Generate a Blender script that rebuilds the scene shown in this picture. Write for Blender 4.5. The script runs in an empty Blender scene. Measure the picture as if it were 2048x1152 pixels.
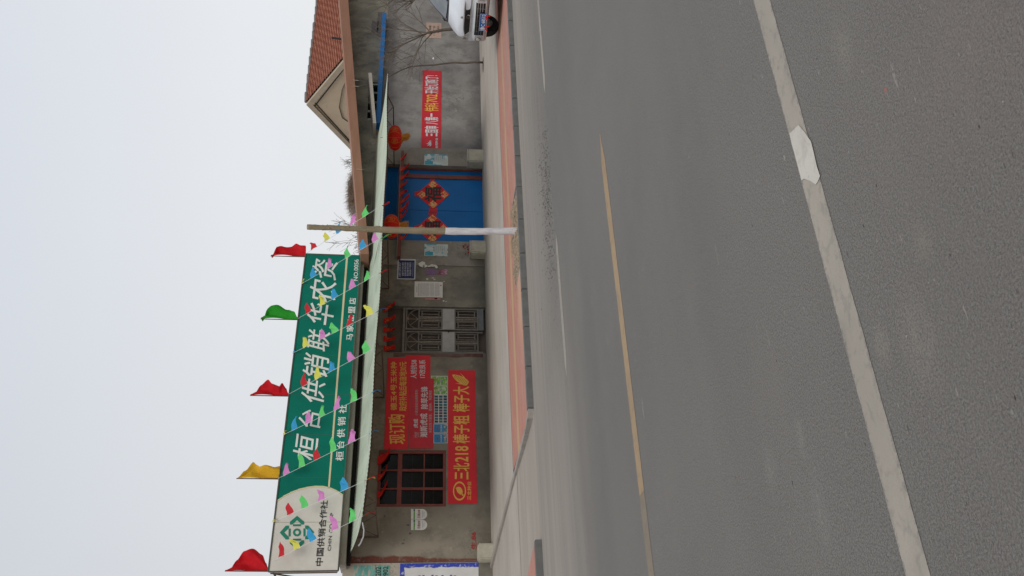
import bpy, bmesh, math, random
from math import radians as RD, sin, cos, pi
from mathutils import Vector, Matrix, noise
random.seed(7)
S = bpy.context.scene
C = S.collection

# ------------------------------------------------------------------ camera
# the phone was held sideways: world up points to the left of the picture
EYE = 1.6
RX = Vector((0.85142445, 0.03626878, 0.52322173))    # road direction (right, up, forward of the upright photo)
RY = Vector((-0.52410353, 0.09649025, 0.84617086))   # towards the shop
RZ = Vector((0.01979621, 0.99467291, -0.10116276))   # up
right = Vector((RX[0], RY[0], RZ[0])); upv = Vector((RX[1], RY[1], RZ[1])); fwd = Vector((RX[2], RY[2], RZ[2]))
cam = bpy.data.cameras.new('camera'); camo = bpy.data.objects.new('camera', cam); C.objects.link(camo)
m = Matrix((-upv, right, -fwd)).transposed().to_4x4(); m.translation = (0, 0, EYE)
camo.matrix_world = m
cam.sensor_width = 36; cam.lens = 1760 / 2048 * 36; cam.clip_start = .05; cam.clip_end = 3000
S.camera = camo

# ------------------------------------------------------------------ sky, sun, exposure
SUN_EL, SUN_AZ = RD(52), RD(205)
w = bpy.data.worlds.new('World'); S.world = w; w.use_nodes = True
nt = w.node_tree; N = nt.nodes; L = nt.links; N.clear()
sky = N.new('ShaderNodeTexSky'); sky.sky_type = 'NISHITA'; sky.sun_disc = False
sky.sun_elevation = SUN_EL; sky.sun_rotation = SUN_AZ; sky.dust_density = 6; sky.air_density = 1.2
tc = N.new('ShaderNodeTexCoord'); sp = N.new('ShaderNodeSeparateXYZ'); L.new(tc.outputs['Generated'], sp.inputs[0])
cr = N.new('ShaderNodeValToRGB'); L.new(sp.outputs['Z'], cr.inputs[0])
e = cr.color_ramp.elements
e[0].position = 0.0; e[0].color = (.76, .77, .785, 1)
e[1].position = 1.0; e[1].color = (.62, .67, .74, 1)
x = e.new(.20); x.color = (.73, .75, .78, 1)
x = e.new(.42); x.color = (.66, .695, .75, 1)
vm = N.new('ShaderNodeVectorMath'); vm.operation = 'SCALE'; vm.inputs['Scale'].default_value = 10.0
L.new(cr.outputs[0], vm.inputs[0])
hz = N.new('ShaderNodeMapRange'); hz.interpolation_type = 'SMOOTHSTEP'; L.new(sp.outputs['X'], hz.inputs[0]); hz.inputs[1].default_value = -.3; hz.inputs[2].default_value = 1.0; hz.inputs[3].default_value = 8.2; hz.inputs[4].default_value = 11.0
ns = N.new('ShaderNodeTexNoise'); ns.inputs['Scale'].default_value = 2.2; ns.inputs['Detail'].default_value = 3; L.new(tc.outputs['Generated'], ns.inputs[0])
na = N.new('ShaderNodeMath'); na.operation = 'MULTIPLY_ADD'; L.new(ns.outputs[0], na.inputs[0]); na.inputs[1].default_value = .9; na.inputs[2].default_value = -.45
nb2 = N.new('ShaderNodeMath'); nb2.operation = 'ADD'; L.new(hz.outputs[0], nb2.inputs[0]); L.new(na.outputs[0], nb2.inputs[1]); L.new(nb2.outputs[0], vm.inputs['Scale'])
mx = N.new('ShaderNodeMix'); mx.data_type = 'RGBA'; mx.inputs['Factor'].default_value = .96
L.new(sky.outputs[0], mx.inputs['A']); L.new(vm.outputs[0], mx.inputs['B'])
bg = N.new('ShaderNodeBackground'); bg.inputs['Strength'].default_value = .1
L.new(mx.outputs['Result'], bg.inputs[0])
ow = N.new('ShaderNodeOutputWorld'); L.new(bg.outputs[0], ow.inputs[0])
sl = bpy.data.lights.new('sun', 'SUN'); sl.energy = 1.5; sl.angle = RD(25); sl.color = (1, .97, .93)
so = bpy.data.objects.new('sun', sl); C.objects.link(so)
sd = Vector((sin(SUN_AZ) * cos(SUN_EL), cos(SUN_AZ) * cos(SUN_EL), sin(SUN_EL)))
so.rotation_euler = sd.to_track_quat('Z', 'Y').to_euler(); so.location = (0, -5, 20)
S.view_settings.view_transform = 'Standard'; S.view_settings.look = 'None'
S.view_settings.exposure = 0.08; S.view_settings.gamma = 1; S.view_settings.use_curve_mapping = False

# ------------------------------------------------------------------ pixel -> point on a plane of the place
def ray(px, py):
    c = Vector((1152 - py - 576, 1024 - px, 1760.))
    return Vector((RX.dot(c), RY.dot(c), RZ.dot(c)))
def ay(px, py, Y):
    r = ray(px, py); t = Y / r.y; return Vector((r.x * t, Y, EYE + r.z * t))
def az(px, py, z):
    r = ray(px, py); t = (z - EYE) / r.z; return Vector((r.x * t, r.y * t, z))
WY = 17.2

# ------------------------------------------------------------------ mesh helpers
class MB:
    def __init__(s): s.v = []; s.f = []; s.uv = None
    def add(s, vs, fs):
        n = len(s.v); s.v += [Vector(p) for p in vs]; s.f += [tuple(i + n for i in f) for f in fs]; return s
    def box(s, a, b, rz=0):
        x0, y0, z0 = a; x1, y1, z1 = b
        vs = [Vector(p) for p in ((x0,y0,z0),(x1,y0,z0),(x1,y1,z0),(x0,y1,z0),(x0,y0,z1),(x1,y0,z1),(x1,y1,z1),(x0,y1,z1))]
        if rz:
            c = sum(vs, Vector()) / 8; R = Matrix.Rotation(rz, 3, 'Z'); vs = [c + R @ (p - c) for p in vs]
        return s.add(vs, [(0,3,2,1),(4,5,6,7),(0,1,5,4),(1,2,6,5),(2,3,7,6),(3,0,4,7)])
    def prism(s, pts, d):   # polygon (list of 3d points) extruded by vector d
        n = len(pts); d = Vector(d); vs = [Vector(p) for p in pts] + [Vector(p) + d for p in pts]
        fs = [tuple(range(n)), tuple(range(2*n-1, n-1, -1))] + [(i, i+n, (i+1) % n + n, (i+1) % n) for i in range(n)]
        return s.add(vs, fs)
    def tube(s, pts, rad, n=6, cap=True):
        pts = [Vector(p) for p in pts]
        if not hasattr(rad, '__len__'): rad = [rad] * len(pts)
        rings = []; prev = None
        for i, p in enumerate(pts):
            d = (pts[min(i+1, len(pts)-1)] - pts[max(i-1, 0)])
            if d.length < 1e-6: d = Vector((0,0,1))
            d.normalize()
            if prev is None:
                a = d.orthogonal().normalized()
            else:
                a = prev - d * prev.dot(d)
                a = a.normalized() if a.length > 1e-5 else d.orthogonal().normalized()
            prev = a; b = d.cross(a)
            rings.append([p + (a * cos(2*pi*k/n) + b * sin(2*pi*k/n)) * rad[i] for k in range(n)])
        vs = [q for r in rings for q in r]; fs = []
        for i in range(len(pts)-1):
            for k in range(n):
                fs.append((i*n+k, i*n+(k+1) % n, (i+1)*n+(k+1) % n, (i+1)*n+k))
        if cap: fs += [tuple(range(n-1, -1, -1)), tuple((len(pts)-1)*n+k for k in range(n))]
        return s.add(vs, fs)
    def lathe(s, prof, c, n=24, axis='Z', sc=(1,1)):
        vs = []; 
        for (r, h) in prof:
            for k in range(n):
                a = 2*pi*k/n
                p = (r*cos(a)*sc[0], r*sin(a)*sc[1], h)
                if axis == 'X': p = (h, r*cos(a), r*sin(a))
                if axis == 'Y': p = (r*cos(a), h, r*sin(a))
                vs.append(Vector(c) + Vector(p))
        fs = [(i*n+k, i*n+(k+1) % n, (i+1)*n+(k+1) % n, (i+1)*n+k) for i in range(len(prof)-1) for k in range(n)]
        fs += [tuple(range(n-1, -1, -1)), tuple((len(prof)-1)*n+k for k in range(n))]
        return s.add(vs, fs)
    def build(s, name, mat, parent=None, smooth=False, bevel=0, fix=True):
        me = bpy.data.meshes.new(name)
        off = wl(parent) if parent else Vector()
        me.from_pydata([p - off for p in s.v], [], s.f)
        if fix or bevel:
            bm = bmesh.new(); bm.from_mesh(me); bmesh.ops.recalc_face_normals(bm, faces=bm.faces)
            if bevel: bmesh.ops.bevel(bm, geom=bm.edges[:], offset=bevel, segments=2, affect='EDGES', clamp_overlap=True)
            bm.to_mesh(me); bm.free()
        if smooth:
            for p in me.polygons: p.use_smooth = True
        o = bpy.data.objects.new(name, me); C.objects.link(o)
        if mat: me.materials.append(mat)
        if parent: o.parent = parent
        return o
def wl(o):
    v = Vector(o.location)
    while o.parent: o = o.parent; v += Vector(o.location)
    return v
def tag(o, label, cat, group=None, kind=None):
    if label: o['label'] = label
    if cat: o['category'] = cat
    if group: o['group'] = group
    if kind: o['kind'] = kind
    return o
def thing(name, label, cat, loc, group=None):
    o = bpy.data.objects.new(name, None); C.objects.link(o); o.location = loc; o.empty_display_size = .1
    return tag(o, label, cat, group)
def struct(o): o['kind'] = 'structure'; return o

# ------------------------------------------------------------------ materials
MC = {}
def mat(name, c1, c2=None, sc=4, rough=.8, bump=0, bsc=60, metal=0, stretch=(1,1,1), detail=6, c3=None, sc3=1, t3=(.55,.7), spec=.3, trans=0, lo=.35, hi=.65):
    if name in MC: return MC[name]
    M = bpy.data.materials.new(name); M.use_nodes = True; n = M.node_tree.nodes; l = M.node_tree.links
    b = n['Principled BSDF']; b.inputs['Roughness'].default_value = rough; b.inputs['Metallic'].default_value = metal
    b.inputs['Specular IOR Level'].default_value = spec
    b.inputs['Base Color'].default_value = (*c1, 1)
    g = n.new('ShaderNodeNewGeometry'); mp = n.new('ShaderNodeMapping'); l.new(g.outputs['Position'], mp.inputs[0]); mp.inputs['Scale'].default_value = stretch
    last = None
    if c2:
        t = n.new('ShaderNodeTexNoise'); t.inputs['Scale'].default_value = sc; t.inputs['Detail'].default_value = detail; t.inputs['Roughness'].default_value = .62
        l.new(mp.outputs[0], t.inputs[0])
        r = n.new('ShaderNodeValToRGB'); r.color_ramp.elements[0].position = lo; r.color_ramp.elements[1].position = hi
        r.color_ramp.elements[0].color = (*c1, 1); r.color_ramp.elements[1].color = (*c2, 1)
        l.new(t.outputs[0], r.inputs[0]); last = r.outputs[0]
        if c3:
            t3n = n.new('ShaderNodeTexNoise'); t3n.inputs['Scale'].default_value = sc3; t3n.inputs['Detail'].default_value = 8; t3n.inputs['Roughness'].default_value = .7
            l.new(mp.outputs[0], t3n.inputs[0])
            mr = n.new('ShaderNodeMapRange'); mr.inputs['From Min'].default_value = t3[0]; mr.inputs['From Max'].default_value = t3[1]; l.new(t3n.outputs[0], mr.inputs[0])
            mm = n.new('ShaderNodeMix'); mm.data_type = 'RGBA'; l.new(mr.outputs[0], mm.inputs['Factor']); l.new(last, mm.inputs['A']); mm.inputs['B'].default_value = (*c3, 1)
            last = mm.outputs['Result']
        l.new(last, b.inputs['Base Color'])
    if bump:
        t2 = n.new('ShaderNodeTexNoise'); t2.inputs['Scale'].default_value = bsc; t2.inputs['Detail'].default_value = 5; l.new(mp.outputs[0], t2.inputs[0])
        bp = n.new('ShaderNodeBump'); bp.inputs['Strength'].default_value = bump; bp.inputs['Distance'].default_value = .02
        l.new(t2.outputs[0], bp.inputs['Height']); l.new(bp.outputs[0], b.inputs['Normal'])
    if trans:
        tr = n.new('ShaderNodeBsdfTranslucent')
        if last: l.new(last, tr.inputs[0])
        else: tr.inputs[0].default_value = (*c1, 1)
        mxs = n.new('ShaderNodeMixShader'); mxs.inputs[0].default_value = trans
        l.new(b.outputs[0], mxs.inputs[1]); l.new(tr.outputs[0], mxs.inputs[2]); l.new(mxs.outputs[0], n['Material Output'].inputs[0])
    M['last'] = 0
    MC[name] = M
    return M
class G:   # small node-graph helper for the hand-made materials
    def __init__(s, name, rough=.85, spec=.3):
        s.M = bpy.data.materials.new(name); s.M.use_nodes = True; s.n = s.M.node_tree.nodes; s.l = s.M.node_tree.links
        s.b = s.n['Principled BSDF']; s.b.inputs['Roughness'].default_value = rough; s.b.inputs['Specular IOR Level'].default_value = spec
        s.g = s.n.new('ShaderNodeNewGeometry'); s.P = s.g.outputs['Position']
        q = s.n.new('ShaderNodeSeparateXYZ'); s.l.new(s.P, q.inputs[0]); s.X, s.Y, s.Z = q.outputs
        MC[name] = s.M
    def inp(s, sock, v):
        if hasattr(v, 'is_linked') or hasattr(v, 'links'): s.l.new(v, sock)
        elif isinstance(v, tuple) and len(v) == 3 and sock.type == 'RGBA': sock.default_value = (*v, 1)
        else: sock.default_value = v
    def noise(s, sc, det=6, st=(1,1,1), off=(0,0,0), ro=.6):
        mp = s.n.new('ShaderNodeMapping'); s.l.new(s.P, mp.inputs[0]); mp.inputs['Scale'].default_value = st; mp.inputs['Location'].default_value = off
        t = s.n.new('ShaderNodeTexNoise'); t.inputs['Scale'].default_value = sc; t.inputs['Detail'].default_value = det; t.inputs['Roughness'].default_value = ro
        s.l.new(mp.outputs[0], t.inputs[0]); return t.outputs[0]
    def vor(s, sc, out='Distance', st=(1,1,1)):
        mp = s.n.new('ShaderNodeMapping'); s.l.new(s.P, mp.inputs[0]); mp.inputs['Scale'].default_value = st
        t = s.n.new('ShaderNodeTexVoronoi'); t.inputs['Scale'].default_value = sc; s.l.new(mp.outputs[0], t.inputs[0]); return t.outputs[out]
    def m(s, op, a, b=0., c=None, clamp=False):
        t = s.n.new('ShaderNodeMath'); t.operation = op; t.use_clamp = clamp; s.inp(t.inputs[0], a); s.inp(t.inputs[1], b)
        if c is not None: s.inp(t.inputs[2], c)
        return t.outputs[0]
    def rng(s, v, a, b, c=0., d=1., smooth=True):
        t = s.n.new('ShaderNodeMapRange'); t.interpolation_type = 'SMOOTHSTEP' if smooth else 'LINEAR'
        s.inp(t.inputs[0], v)
        for i, k in zip((1,2,3,4), (a,b,c,d)): t.inputs[i].default_value = k
        return t.outputs[0]
    def mix(s, f, a, b, mode='MIX'):
        t = s.n.new('ShaderNodeMix'); t.data_type = 'RGBA'; t.blend_type = mode
        s.inp(t.inputs['Factor'], f); s.inp(t.inputs['A'], a); s.inp(t.inputs['B'], b); return t.outputs['Result']
    def dist(s, c, sx, sy, sz=1):   # soft ellipse mask round a point, warped
        mp = s.n.new('ShaderNodeVectorMath'); mp.operation = 'SUBTRACT'; s.l.new(s.P, mp.inputs[0]); mp.inputs[1].default_value = c
        m2 = s.n.new('ShaderNodeVectorMath'); m2.operation = 'DIVIDE'; s.l.new(mp.outputs[0], m2.inputs[0]); m2.inputs[1].default_value = (sx, sy, sz)
        le = s.n.new('ShaderNodeVectorMath'); le.operation = 'LENGTH'; s.l.new(m2.outputs[0], le.inputs[0]); return le.outputs['Value']
    def bump(s, h, st=.3, d=.02):
        bp = s.n.new('ShaderNodeBump'); bp.inputs['Strength'].default_value = st; bp.inputs['Distance'].default_value = d
        s.l.new(h, bp.inputs['Height']); s.l.new(bp.outputs[0], s.b.inputs['Normal'])
    def col(s, c): s.l.new(c, s.b.inputs['Base Color']); return s.M

def asphalt():
    g = G('asphalt', .85, .35)
    fine = g.noise(115, 5, ro=.85); mid_ = g.noise(34, 6, ro=.8); f2 = g.noise(120, 2); big = g.noise(.55, 7, st=(.8, 1, 1)); streak = g.noise(2.2, 6, st=(.05, 1.6, 1)); blot = g.noise(2.6, 7, st=(.5, 1, 1), off=(7, 2, 0))
    c = g.mix(g.rng(fine, .40, .60), (.050, .0465, .044), (.212, .196, .180))
    c = g.mix(g.rng(g.noise(300, 2), .35, .7, 0, .45), c, (.24, .225, .20)); c = g.mix(g.rng(g.noise(210, 2, off=(4,4,0)), .55, .7, 0, .5), c, (.03, .028, .025))
    c = g.mix(g.rng(g.vor(75), .0, .22, .7, 0), c, (.03, .029, .027))
    c = g.mix(g.rng(mid_, .38, .66, 0, .4), c, (.16, .15, .132))
    for yc, wd, k in ((.9,.5,.08),(4.0,.45,.05),(7.3,.4,.08)): c = g.mix(g.rng(g.m('ABSOLUTE', g.m('SUBTRACT', g.m('ADD', g.Y, g.m('MULTIPLY', g.noise(.8,4,st=(.2,1,1)), .5)), yc+.25)), 0, wd, k, 0), c, (.06,.058,.054))
    c = g.mix(g.m('MULTIPLY', g.rng(f2, .64, .72), .6), c, (.30, .285, .25))
    c = g.mix(g.rng(big, .35, .7, 0, .22), c, (.085, .08, .074))
    c = g.mix(g.rng(blot, .52, .75, 0, .28), c, (.17, .152, .135))
    c = g.mix(g.m('MULTIPLY', g.rng(g.Y, 3.2, 1.2, 0, .4), g.rng(mid_, .4, .6)), c, (.135, .108, .096))
    c = g.mix(g.rng(streak, .48, .72, 0, .14), c, (.165, .155, .135))
    fl = g.m('MULTIPLY', g.rng(g.noise(7, 3, st=(.35, 2.2, 1), off=(1,9,0)), .69, .74), g.rng(g.noise(60, 3), .4, .55)); c = g.mix(g.m('MULTIPLY', fl, .6), c, (.30, .285, .25))
    dn = g.m('ADD', g.Y, g.m('MULTIPLY', g.noise(1.5, 6, st=(.12, 1, 1)), 1.6))
    dust = g.rng(dn, 8.9, 12.0, 0, .8)
    dust = g.m('MAXIMUM', dust, g.m('MULTIPLY', g.rng(dn, 8.0, 11.0, 0, 1), g.rng(g.X, 7, 3, 0, .9)))
    dust2 = g.m('MULTIPLY', dust, g.rng(g.noise(3, 5, st=(.07, 2.2, 1)), .25, .7, .55, 1))
    c = g.mix(dust2, c, (.30, .262, .222))
    fk = g.rng(g.noise(26, 2, st=(.45, 1.7, 1), off=(3,1,0)), .70, .75); c = g.mix(g.m('MULTIPLY', fk, .5), c, (.34,.32,.28))
    fk2 = g.rng(g.noise(30, 2, st=(.6, 1.6, 1), off=(8,5,0)), .70, .75); c = g.mix(g.m('MULTIPLY', fk2, .6), c, (.035,.033,.03))
    # oil and pale stains with a place of their own
    for (px, py, sx, sy, colr, k) in ((1685, 95, .045, .09, (.25,.23,.18), .5), (1835, 680, .07, .12, (.26,.23,.19), .45), (1765, 690, .03, .06, (.26,.23,.19), .5),
            (1540, 940, .05, .09, (.24,.23,.20), .4), (1845, 480, .04, .05, (.25,.22,.17), .4), (1640, 1020, .05, .12, (.21,.20,.18), .5), (1930, 110, .3, .2, (.22,.17,.15), .35), (1600,870,.03,.06,(.24,.23,.2),.5)):
        p = az(px, py, 0)
        dd = g.m('ADD', g.dist(tuple(p), sy*1.4, sx*1.3), g.m('MULTIPLY', g.noise(9, 7, ro=.75), 2.0))
        c = g.mix(g.m('MULTIPLY', g.rng(dd, 1.1, 2.6, k*.8, 0), g.rng(g.m('ADD', fine, g.m('MULTIPLY', g.noise(22, 6, ro=.8), .8)), .78, 1.0, .15, 1)), c, colr)
    for (px, py, r) in ((1505, 452, .012), (1753, 372, .012), (1727, 452, .012), (1585, 966, .014), (1553, 722, .01), (1900,510,.01), (1400,118,.01), (1634,118,.01), (2030,796,.012), (1958,253,.01)):
        p = az(px, py, 0)
        dd = g.m('ADD', g.dist(tuple(p), r*.85, r*.45), g.m('MULTIPLY', g.noise(90, 3), 1.2))
        c = g.mix(g.rng(dd, 1.1, 1.5, .85, 0), c, (.03, .02, .02))
    p = az(1771, 180, 0); c = g.mix(g.rng(g.dist(tuple(p), .012, .010), .5, 1, .6, 0), c, (.45, .10, .07))
    g.bump(g.m('ADD', fine, mid_), .6, .006)
    return g.col(c)
def concrete(name, a, b, st=(.12, 1.5, 1), dark=(.22, .2, .175)):
    g = G(name, .9, .2)
    n1 = g.noise(2.4, 7, st=st); n2 = g.noise(70, 3); n3 = g.noise(1.1, 7, st=(.25, 1.4, 1), off=(5, 3, 0))
    c = g.mix(g.rng(n1, .3, .7), a, b); c = g.mix(g.rng(n3, .52, .74, 0, .6), c, dark)
    c = g.mix(g.rng(n2, .35, .7, 0, .22), c, (.5, .46, .42)); g.bump(n2, .25, .006)
    return g, c
def plaster(name, a, b, streak, seed=0, red=None, yel=None):
    g = G(name, .92, .15)
    n1 = g.noise(1.3, 8, st=(1, 1, .8), off=(seed, 0, 0)); n2 = g.noise(2.6, 8, st=(1.1, 1, .8), off=(seed*2, 1, 0), ro=.68); n3 = g.noise(45, 4); n4 = g.noise(9, 6, off=(0, seed, 3))
    c = g.mix(g.rng(n1, .32, .68), a, b); c = g.mix(g.rng(n2, .45, .68, 0, .8), c, streak); c = g.mix(g.rng(g.noise(.9, 7, off=(seed,4,1)), .5, .7, 0, .55), c, tuple(k*.72 for k in a))
    c = g.mix(g.rng(n4, .60, .74, 0, .45), c, tuple(k*1.35 for k in b)); c = g.mix(g.rng(n3, .3, .75, 0, .18), c, (.32,.3,.26))
    crk_ = g.m('MULTIPLY', g.rng(g.m('ABSOLUTE', g.m('SUBTRACT', g.noise(1.1, 5, off=(seed*3,0,7)), .5)), 0, .006, 1, 0), g.rng(g.noise(.8,3,off=(0,0,seed)), .5, .6)); c = g.mix(g.m('MULTIPLY', crk_, .6), c, tuple(k*.4 for k in a))
    # dirt climbing from the ground
    dz = g.m('ADD', g.Z, g.m('MULTIPLY', g.noise(3, 6), -.5)); c = g.mix(g.rng(dz, -.15, .35, .75, 0), c, tuple(k*.5 for k in a))
    if yel: c = g.mix(g.rng(g.noise(2.2, 8, st=(1,1,.4), off=(9,0,0)), .5, .7, 0, .6), c, yel)
    if red:
        dx = g.m('ABSOLUTE', g.m('SUBTRACT', g.X, red[0])); dx = g.m('ADD', dx, g.m('MULTIPLY', g.m('MULTIPLY', g.noise(2.8, 7, st=(1,1,.6)), g.rng(g.Z, .2, 2.8, .25, 1.0, False)), -red[1]*2.6))
        k = g.m('MULTIPLY', g.rng(dx, -.04, .0, .85, 0), g.rng(g.noise(14, 5), .3, .5, .45, 1)); c = g.mix(k, c, (.14, .032, .022))
    g.bump(n3, .35, .01)
    return g.col(c)
def cloth(name, c, tr=.35):
    return mat(name, c, tuple(k*.82 for k in c), 9, .75, .25, 22, trans=tr, spec=.2)
def paint(name, c, rough=.5, k=.8, sc=5): return mat(name, c, tuple(q*k for q in c), sc, rough, .08, 60)
BAN = mat('banner_red', (.74, .012, .024), (.64, .010, .020), 3, .5, .6, 4, detail=4, spec=.4)
BAN2 = mat('banner_red_faded', (.60, .022, .036), (.50, .016, .028), 3, .5, .6, 4, detail=4, spec=.4)
YEL = mat('print_yellow', (.88, .50, .10), (.80, .43, .08), 6, .6)
WHT = mat('print_white', (.74, .68, .69), (.64, .57, .58), 8, .6)
PINKW = mat('print_pale', (.55, .38, .38), None, rough=.6)
GRN = mat('sign_green', (.002, .165, .115), (.002, .14, .095), 1.2, .6, .05, 3, stretch=(1,1,.4), spec=.12)
SGW = mat('sign_cream', (.66, .62, .55), (.58, .55, .49), 2.5, .45, .05, 4)
SGL = mat('sign_lettering', (.74, .74, .70), (.66, .66, .62), 4, .5)
GOLD = mat('sign_gold_line', (.62, .55, .33), None, rough=.5)
INK = mat('ink_black', (.03, .028, .03), None, rough=.6)
PAPER = mat('paper_white', (.74, .71, .66), (.66, .63, .58), 20, .8)
BROWN = mat('brown_paint', (.22, .07, .05), (.17, .05, .04), 6, .6, .1, 30)
REDP = mat('paper_red', (.70, .016, .010), (.58, .012, .008), 14, .5, .15, 30, trans=.15)
GOLDP = mat('gold_foil', (.65, .30, .03), (.5, .12, .01), 40, .4)

# ------------------------------------------------------------------ lettering
def text_mesh(s, bold=0., nib=False):
    cu = bpy.data.curves.new('t', 'FONT'); cu.body = s; cu.resolution_u = 3; cu.fill_mode = 'FRONT'
    o = bpy.data.objects.new('t', cu); C.objects.link(o)
    dg = bpy.context.evaluated_depsgraph_get(); me = o.evaluated_get(dg).to_mesh()
    vs = [Vector(v.co) for v in me.vertices]; fs = [tuple(p.vertices) for p in me.polygons]
    o.evaluated_get(dg).to_mesh_clear(); bpy.data.objects.remove(o); bpy.data.curves.remove(cu)
    if bold and vs:
        V, F = [], []
        ring = [(0,0)] + [(cos(k*pi/4+.3), sin(k*pi/4+.3)) for k in range(8)] + ([(.5*cos(k*pi/2), .5*sin(k*pi/2)) for k in range(4)] if bold > .04 else [])
        if nib: ring = [(t, -.55*t) for t in (-1.2,-.8,-.4,0,.4,.8,1.2)] + [(.25,.3),(-.25,-.3)]
        for k, (a, b) in enumerate(ring):
            n = len(V); V += [Vector((v.x+a*bold*.9, v.y+b*bold*.9, k*.00012)) for v in vs]; F += [tuple(i+n for i in f) for f in fs]
        return V, F
    return vs, fs
def text_at(mb, s, A, B, h, Y, bold=.0, shear=0., lift=.004, pln=None, nib=False):
    """A, B = left and right end of the foot line in photo pixels, h = height in pixels"""
    P = pln or (lambda px, py: ay(px, py, Y))
    a = P(*A); b = P(*B); up = (P(A[0]-h, A[1]) + P(B[0]-h, B[1]) - a - b) / 2
    vs, fs = text_mesh(s, bold, nib)
    if not vs: return mb
    x0 = min(v.x for v in vs); x1 = max(v.x for v in vs); y0 = min(v.y for v in vs); y1 = max(v.y for v in vs)
    nrm = (b - a).cross(up).normalized()
    if nrm.y > 0: nrm = -nrm
    out = []
    for v in vs:
        sx = (v.x - x0) / (x1 - x0); sy = (v.y - y0) / (y1 - y0)
        out.append(a + (b - a) * (sx + shear * (sy - .5) / max(1, len(s))) + up * sy + nrm * (lift + v.z))
    return mb.add(out, fs)
def words(name, items, matr, parent, Y, **k):
    for it in items:
        o = text_at(MB(), it[0], it[1], it[2], it[3], Y, **{**k, **(it[4] if len(it) > 4 else {})}).build(name, matr, parent, fix=False)
    return o
def rect(mb, p0, p1, Y, t=.004):   # photo pixels of two opposite corners on the wall plane Y -> thin sheet
    a = ay(*p0, Y); b = ay(*p1, Y)
    return mb.box((min(a.x,b.x), Y - t, min(a.z,b.z)), (max(a.x,b.x), Y, max(a.z,b.z)))
def quad(mb, pts, Y, t=.004):
    return mb.prism([ay(*p, Y) for p in pts], (0, -t, 0))

# =================================================================== GROUND
def sheet(mb, x0, y0, x1, y1, z, nx=1, ny=1, zf=None):
    vs = []; 
    for j in range(ny+1):
        for i in range(nx+1):
            X = x0 + (x1-x0)*i/nx; Y_ = y0 + (y1-y0)*j/ny
            vs.append((X, Y_, zf(X, Y_) if zf else z))
    fs = [(j*(nx+1)+i, j*(nx+1)+i+1, (j+1)*(nx+1)+i+1, (j+1)*(nx+1)+i) for j in range(ny) for i in range(nx)]
    return mb.add(vs, fs)
earth = mat('earth', (.20, .17, .13), (.15, .125, .09), 2, .95)
struct(sheet(MB(), -900, -900, 900, 900, -.06).build('ground', earth, fix=False))
struct(sheet(MB(), -120, -5, 220, 11.44, 0).build('road', asphalt(), fix=False))
SW = .08
g, c = concrete('apron_concrete', (.34, .305, .265), (.41, .375, .33), st=(.35, 1.0, 1), dark=(.28,.25,.215))
g.col(c); APR = g.M
def apz(X, Y_): return SW + max(0, min(1, (Y_-13.6)/3.6)) * .085
mb = sheet(MB(), 0, 13.6, 60, 17.6, 0, 1, 12, apz)
for v in mb.v:
    if v.x < 1: v.x = 4.80 - (v.y-13.6)*.134
struct(mb.build('pavement_concrete', APR, fix=False))
# red paving strip with a yellow guide line
g = G('red_paving', .9, .2)
n = g.noise(3, 6, st=(.5, 1.5, 1)); f_ = g.noise(60, 3)
c = g.mix(g.rng(n, .3, .7), (.40, .175, .135), (.44, .225, .175)); c = g.mix(g.rng(f_, .3, .75, 0, .3), c, (.42, .25, .2))
br = g.n.new('ShaderNodeTexBrick'); g.l.new(g.P, br.inputs[0]); br.inputs['Scale'].default_value = 1; br.inputs['Brick Width'].default_value = .2; br.inputs['Row Height'].default_value = .1
br.inputs['Mortar Size'].default_value = .006; br.inputs['Color1'].default_value = (1,1,1,1); br.inputs['Color2'].default_value = (.88,.88,.88,1); br.inputs['Mortar'].default_value = (.7,.66,.6,1)
c = g.mix(.55, c, br.outputs[0], 'MULTIPLY')
yl = g.m('MULTIPLY', g.rng(g.m('ABSOLUTE', g.m('SUBTRACT', g.Y, 12.72)), .10, .14, .8, 0), g.rng(n, .25, .5, .5, 1))
c = g.mix(yl, c, (.44, .31, .17))
wear = g.m('MULTIPLY', g.rng(g.noise(2.2, 7, st=(.4, 2, 1), off=(3,0,0)), .45, .62, 0, .75), g.rng(g.X, 9.5, 13, .12, .9)); wear = g.m('MULTIPLY', wear, g.rng(g.Y, 13.3, 12.5, .1, 1))
c = g.mix(wear, c, (.27, .235, .215))
lead = g.rng(g.X, 8.3, 7.6, 0, 1); lead2 = g.m('MULTIPLY', g.m('MULTIPLY', lead, g.rng(g.X, 5.8, 7.0, 0, 1)), g.rng(g.Y, 12.3, 11.7, 0, .6)); c = g.mix(lead2, c, (.50, .34, .22))
g.bump(f_, .3, .006); REDM = g.col(c)
PIT = (7.55, 11.56, 9.15, 12.2)
mb = MB()
sheet(mb, 4.93, PIT[3], 60, 13.592, SW, 1, 1); sheet(mb, 4.93, PIT[1], PIT[0], PIT[3], SW); sheet(mb, PIT[2], PIT[1], 60, PIT[3], SW); sheet(mb, 4.93, 11.53, 60, PIT[1], SW)
struct(mb.build('pavement', REDM, fix=False))
struct(MB().box((4.93, 13.594, -.05), (60, 13.612, SW+.002)).build('pavement_joint', mat('joint_dark', (.10, .085, .07), None)))
g2, c2 = concrete('edge_concrete', (.23, .205, .18), (.30, .27, .24)); EDG = g2.col(c2)
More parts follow.
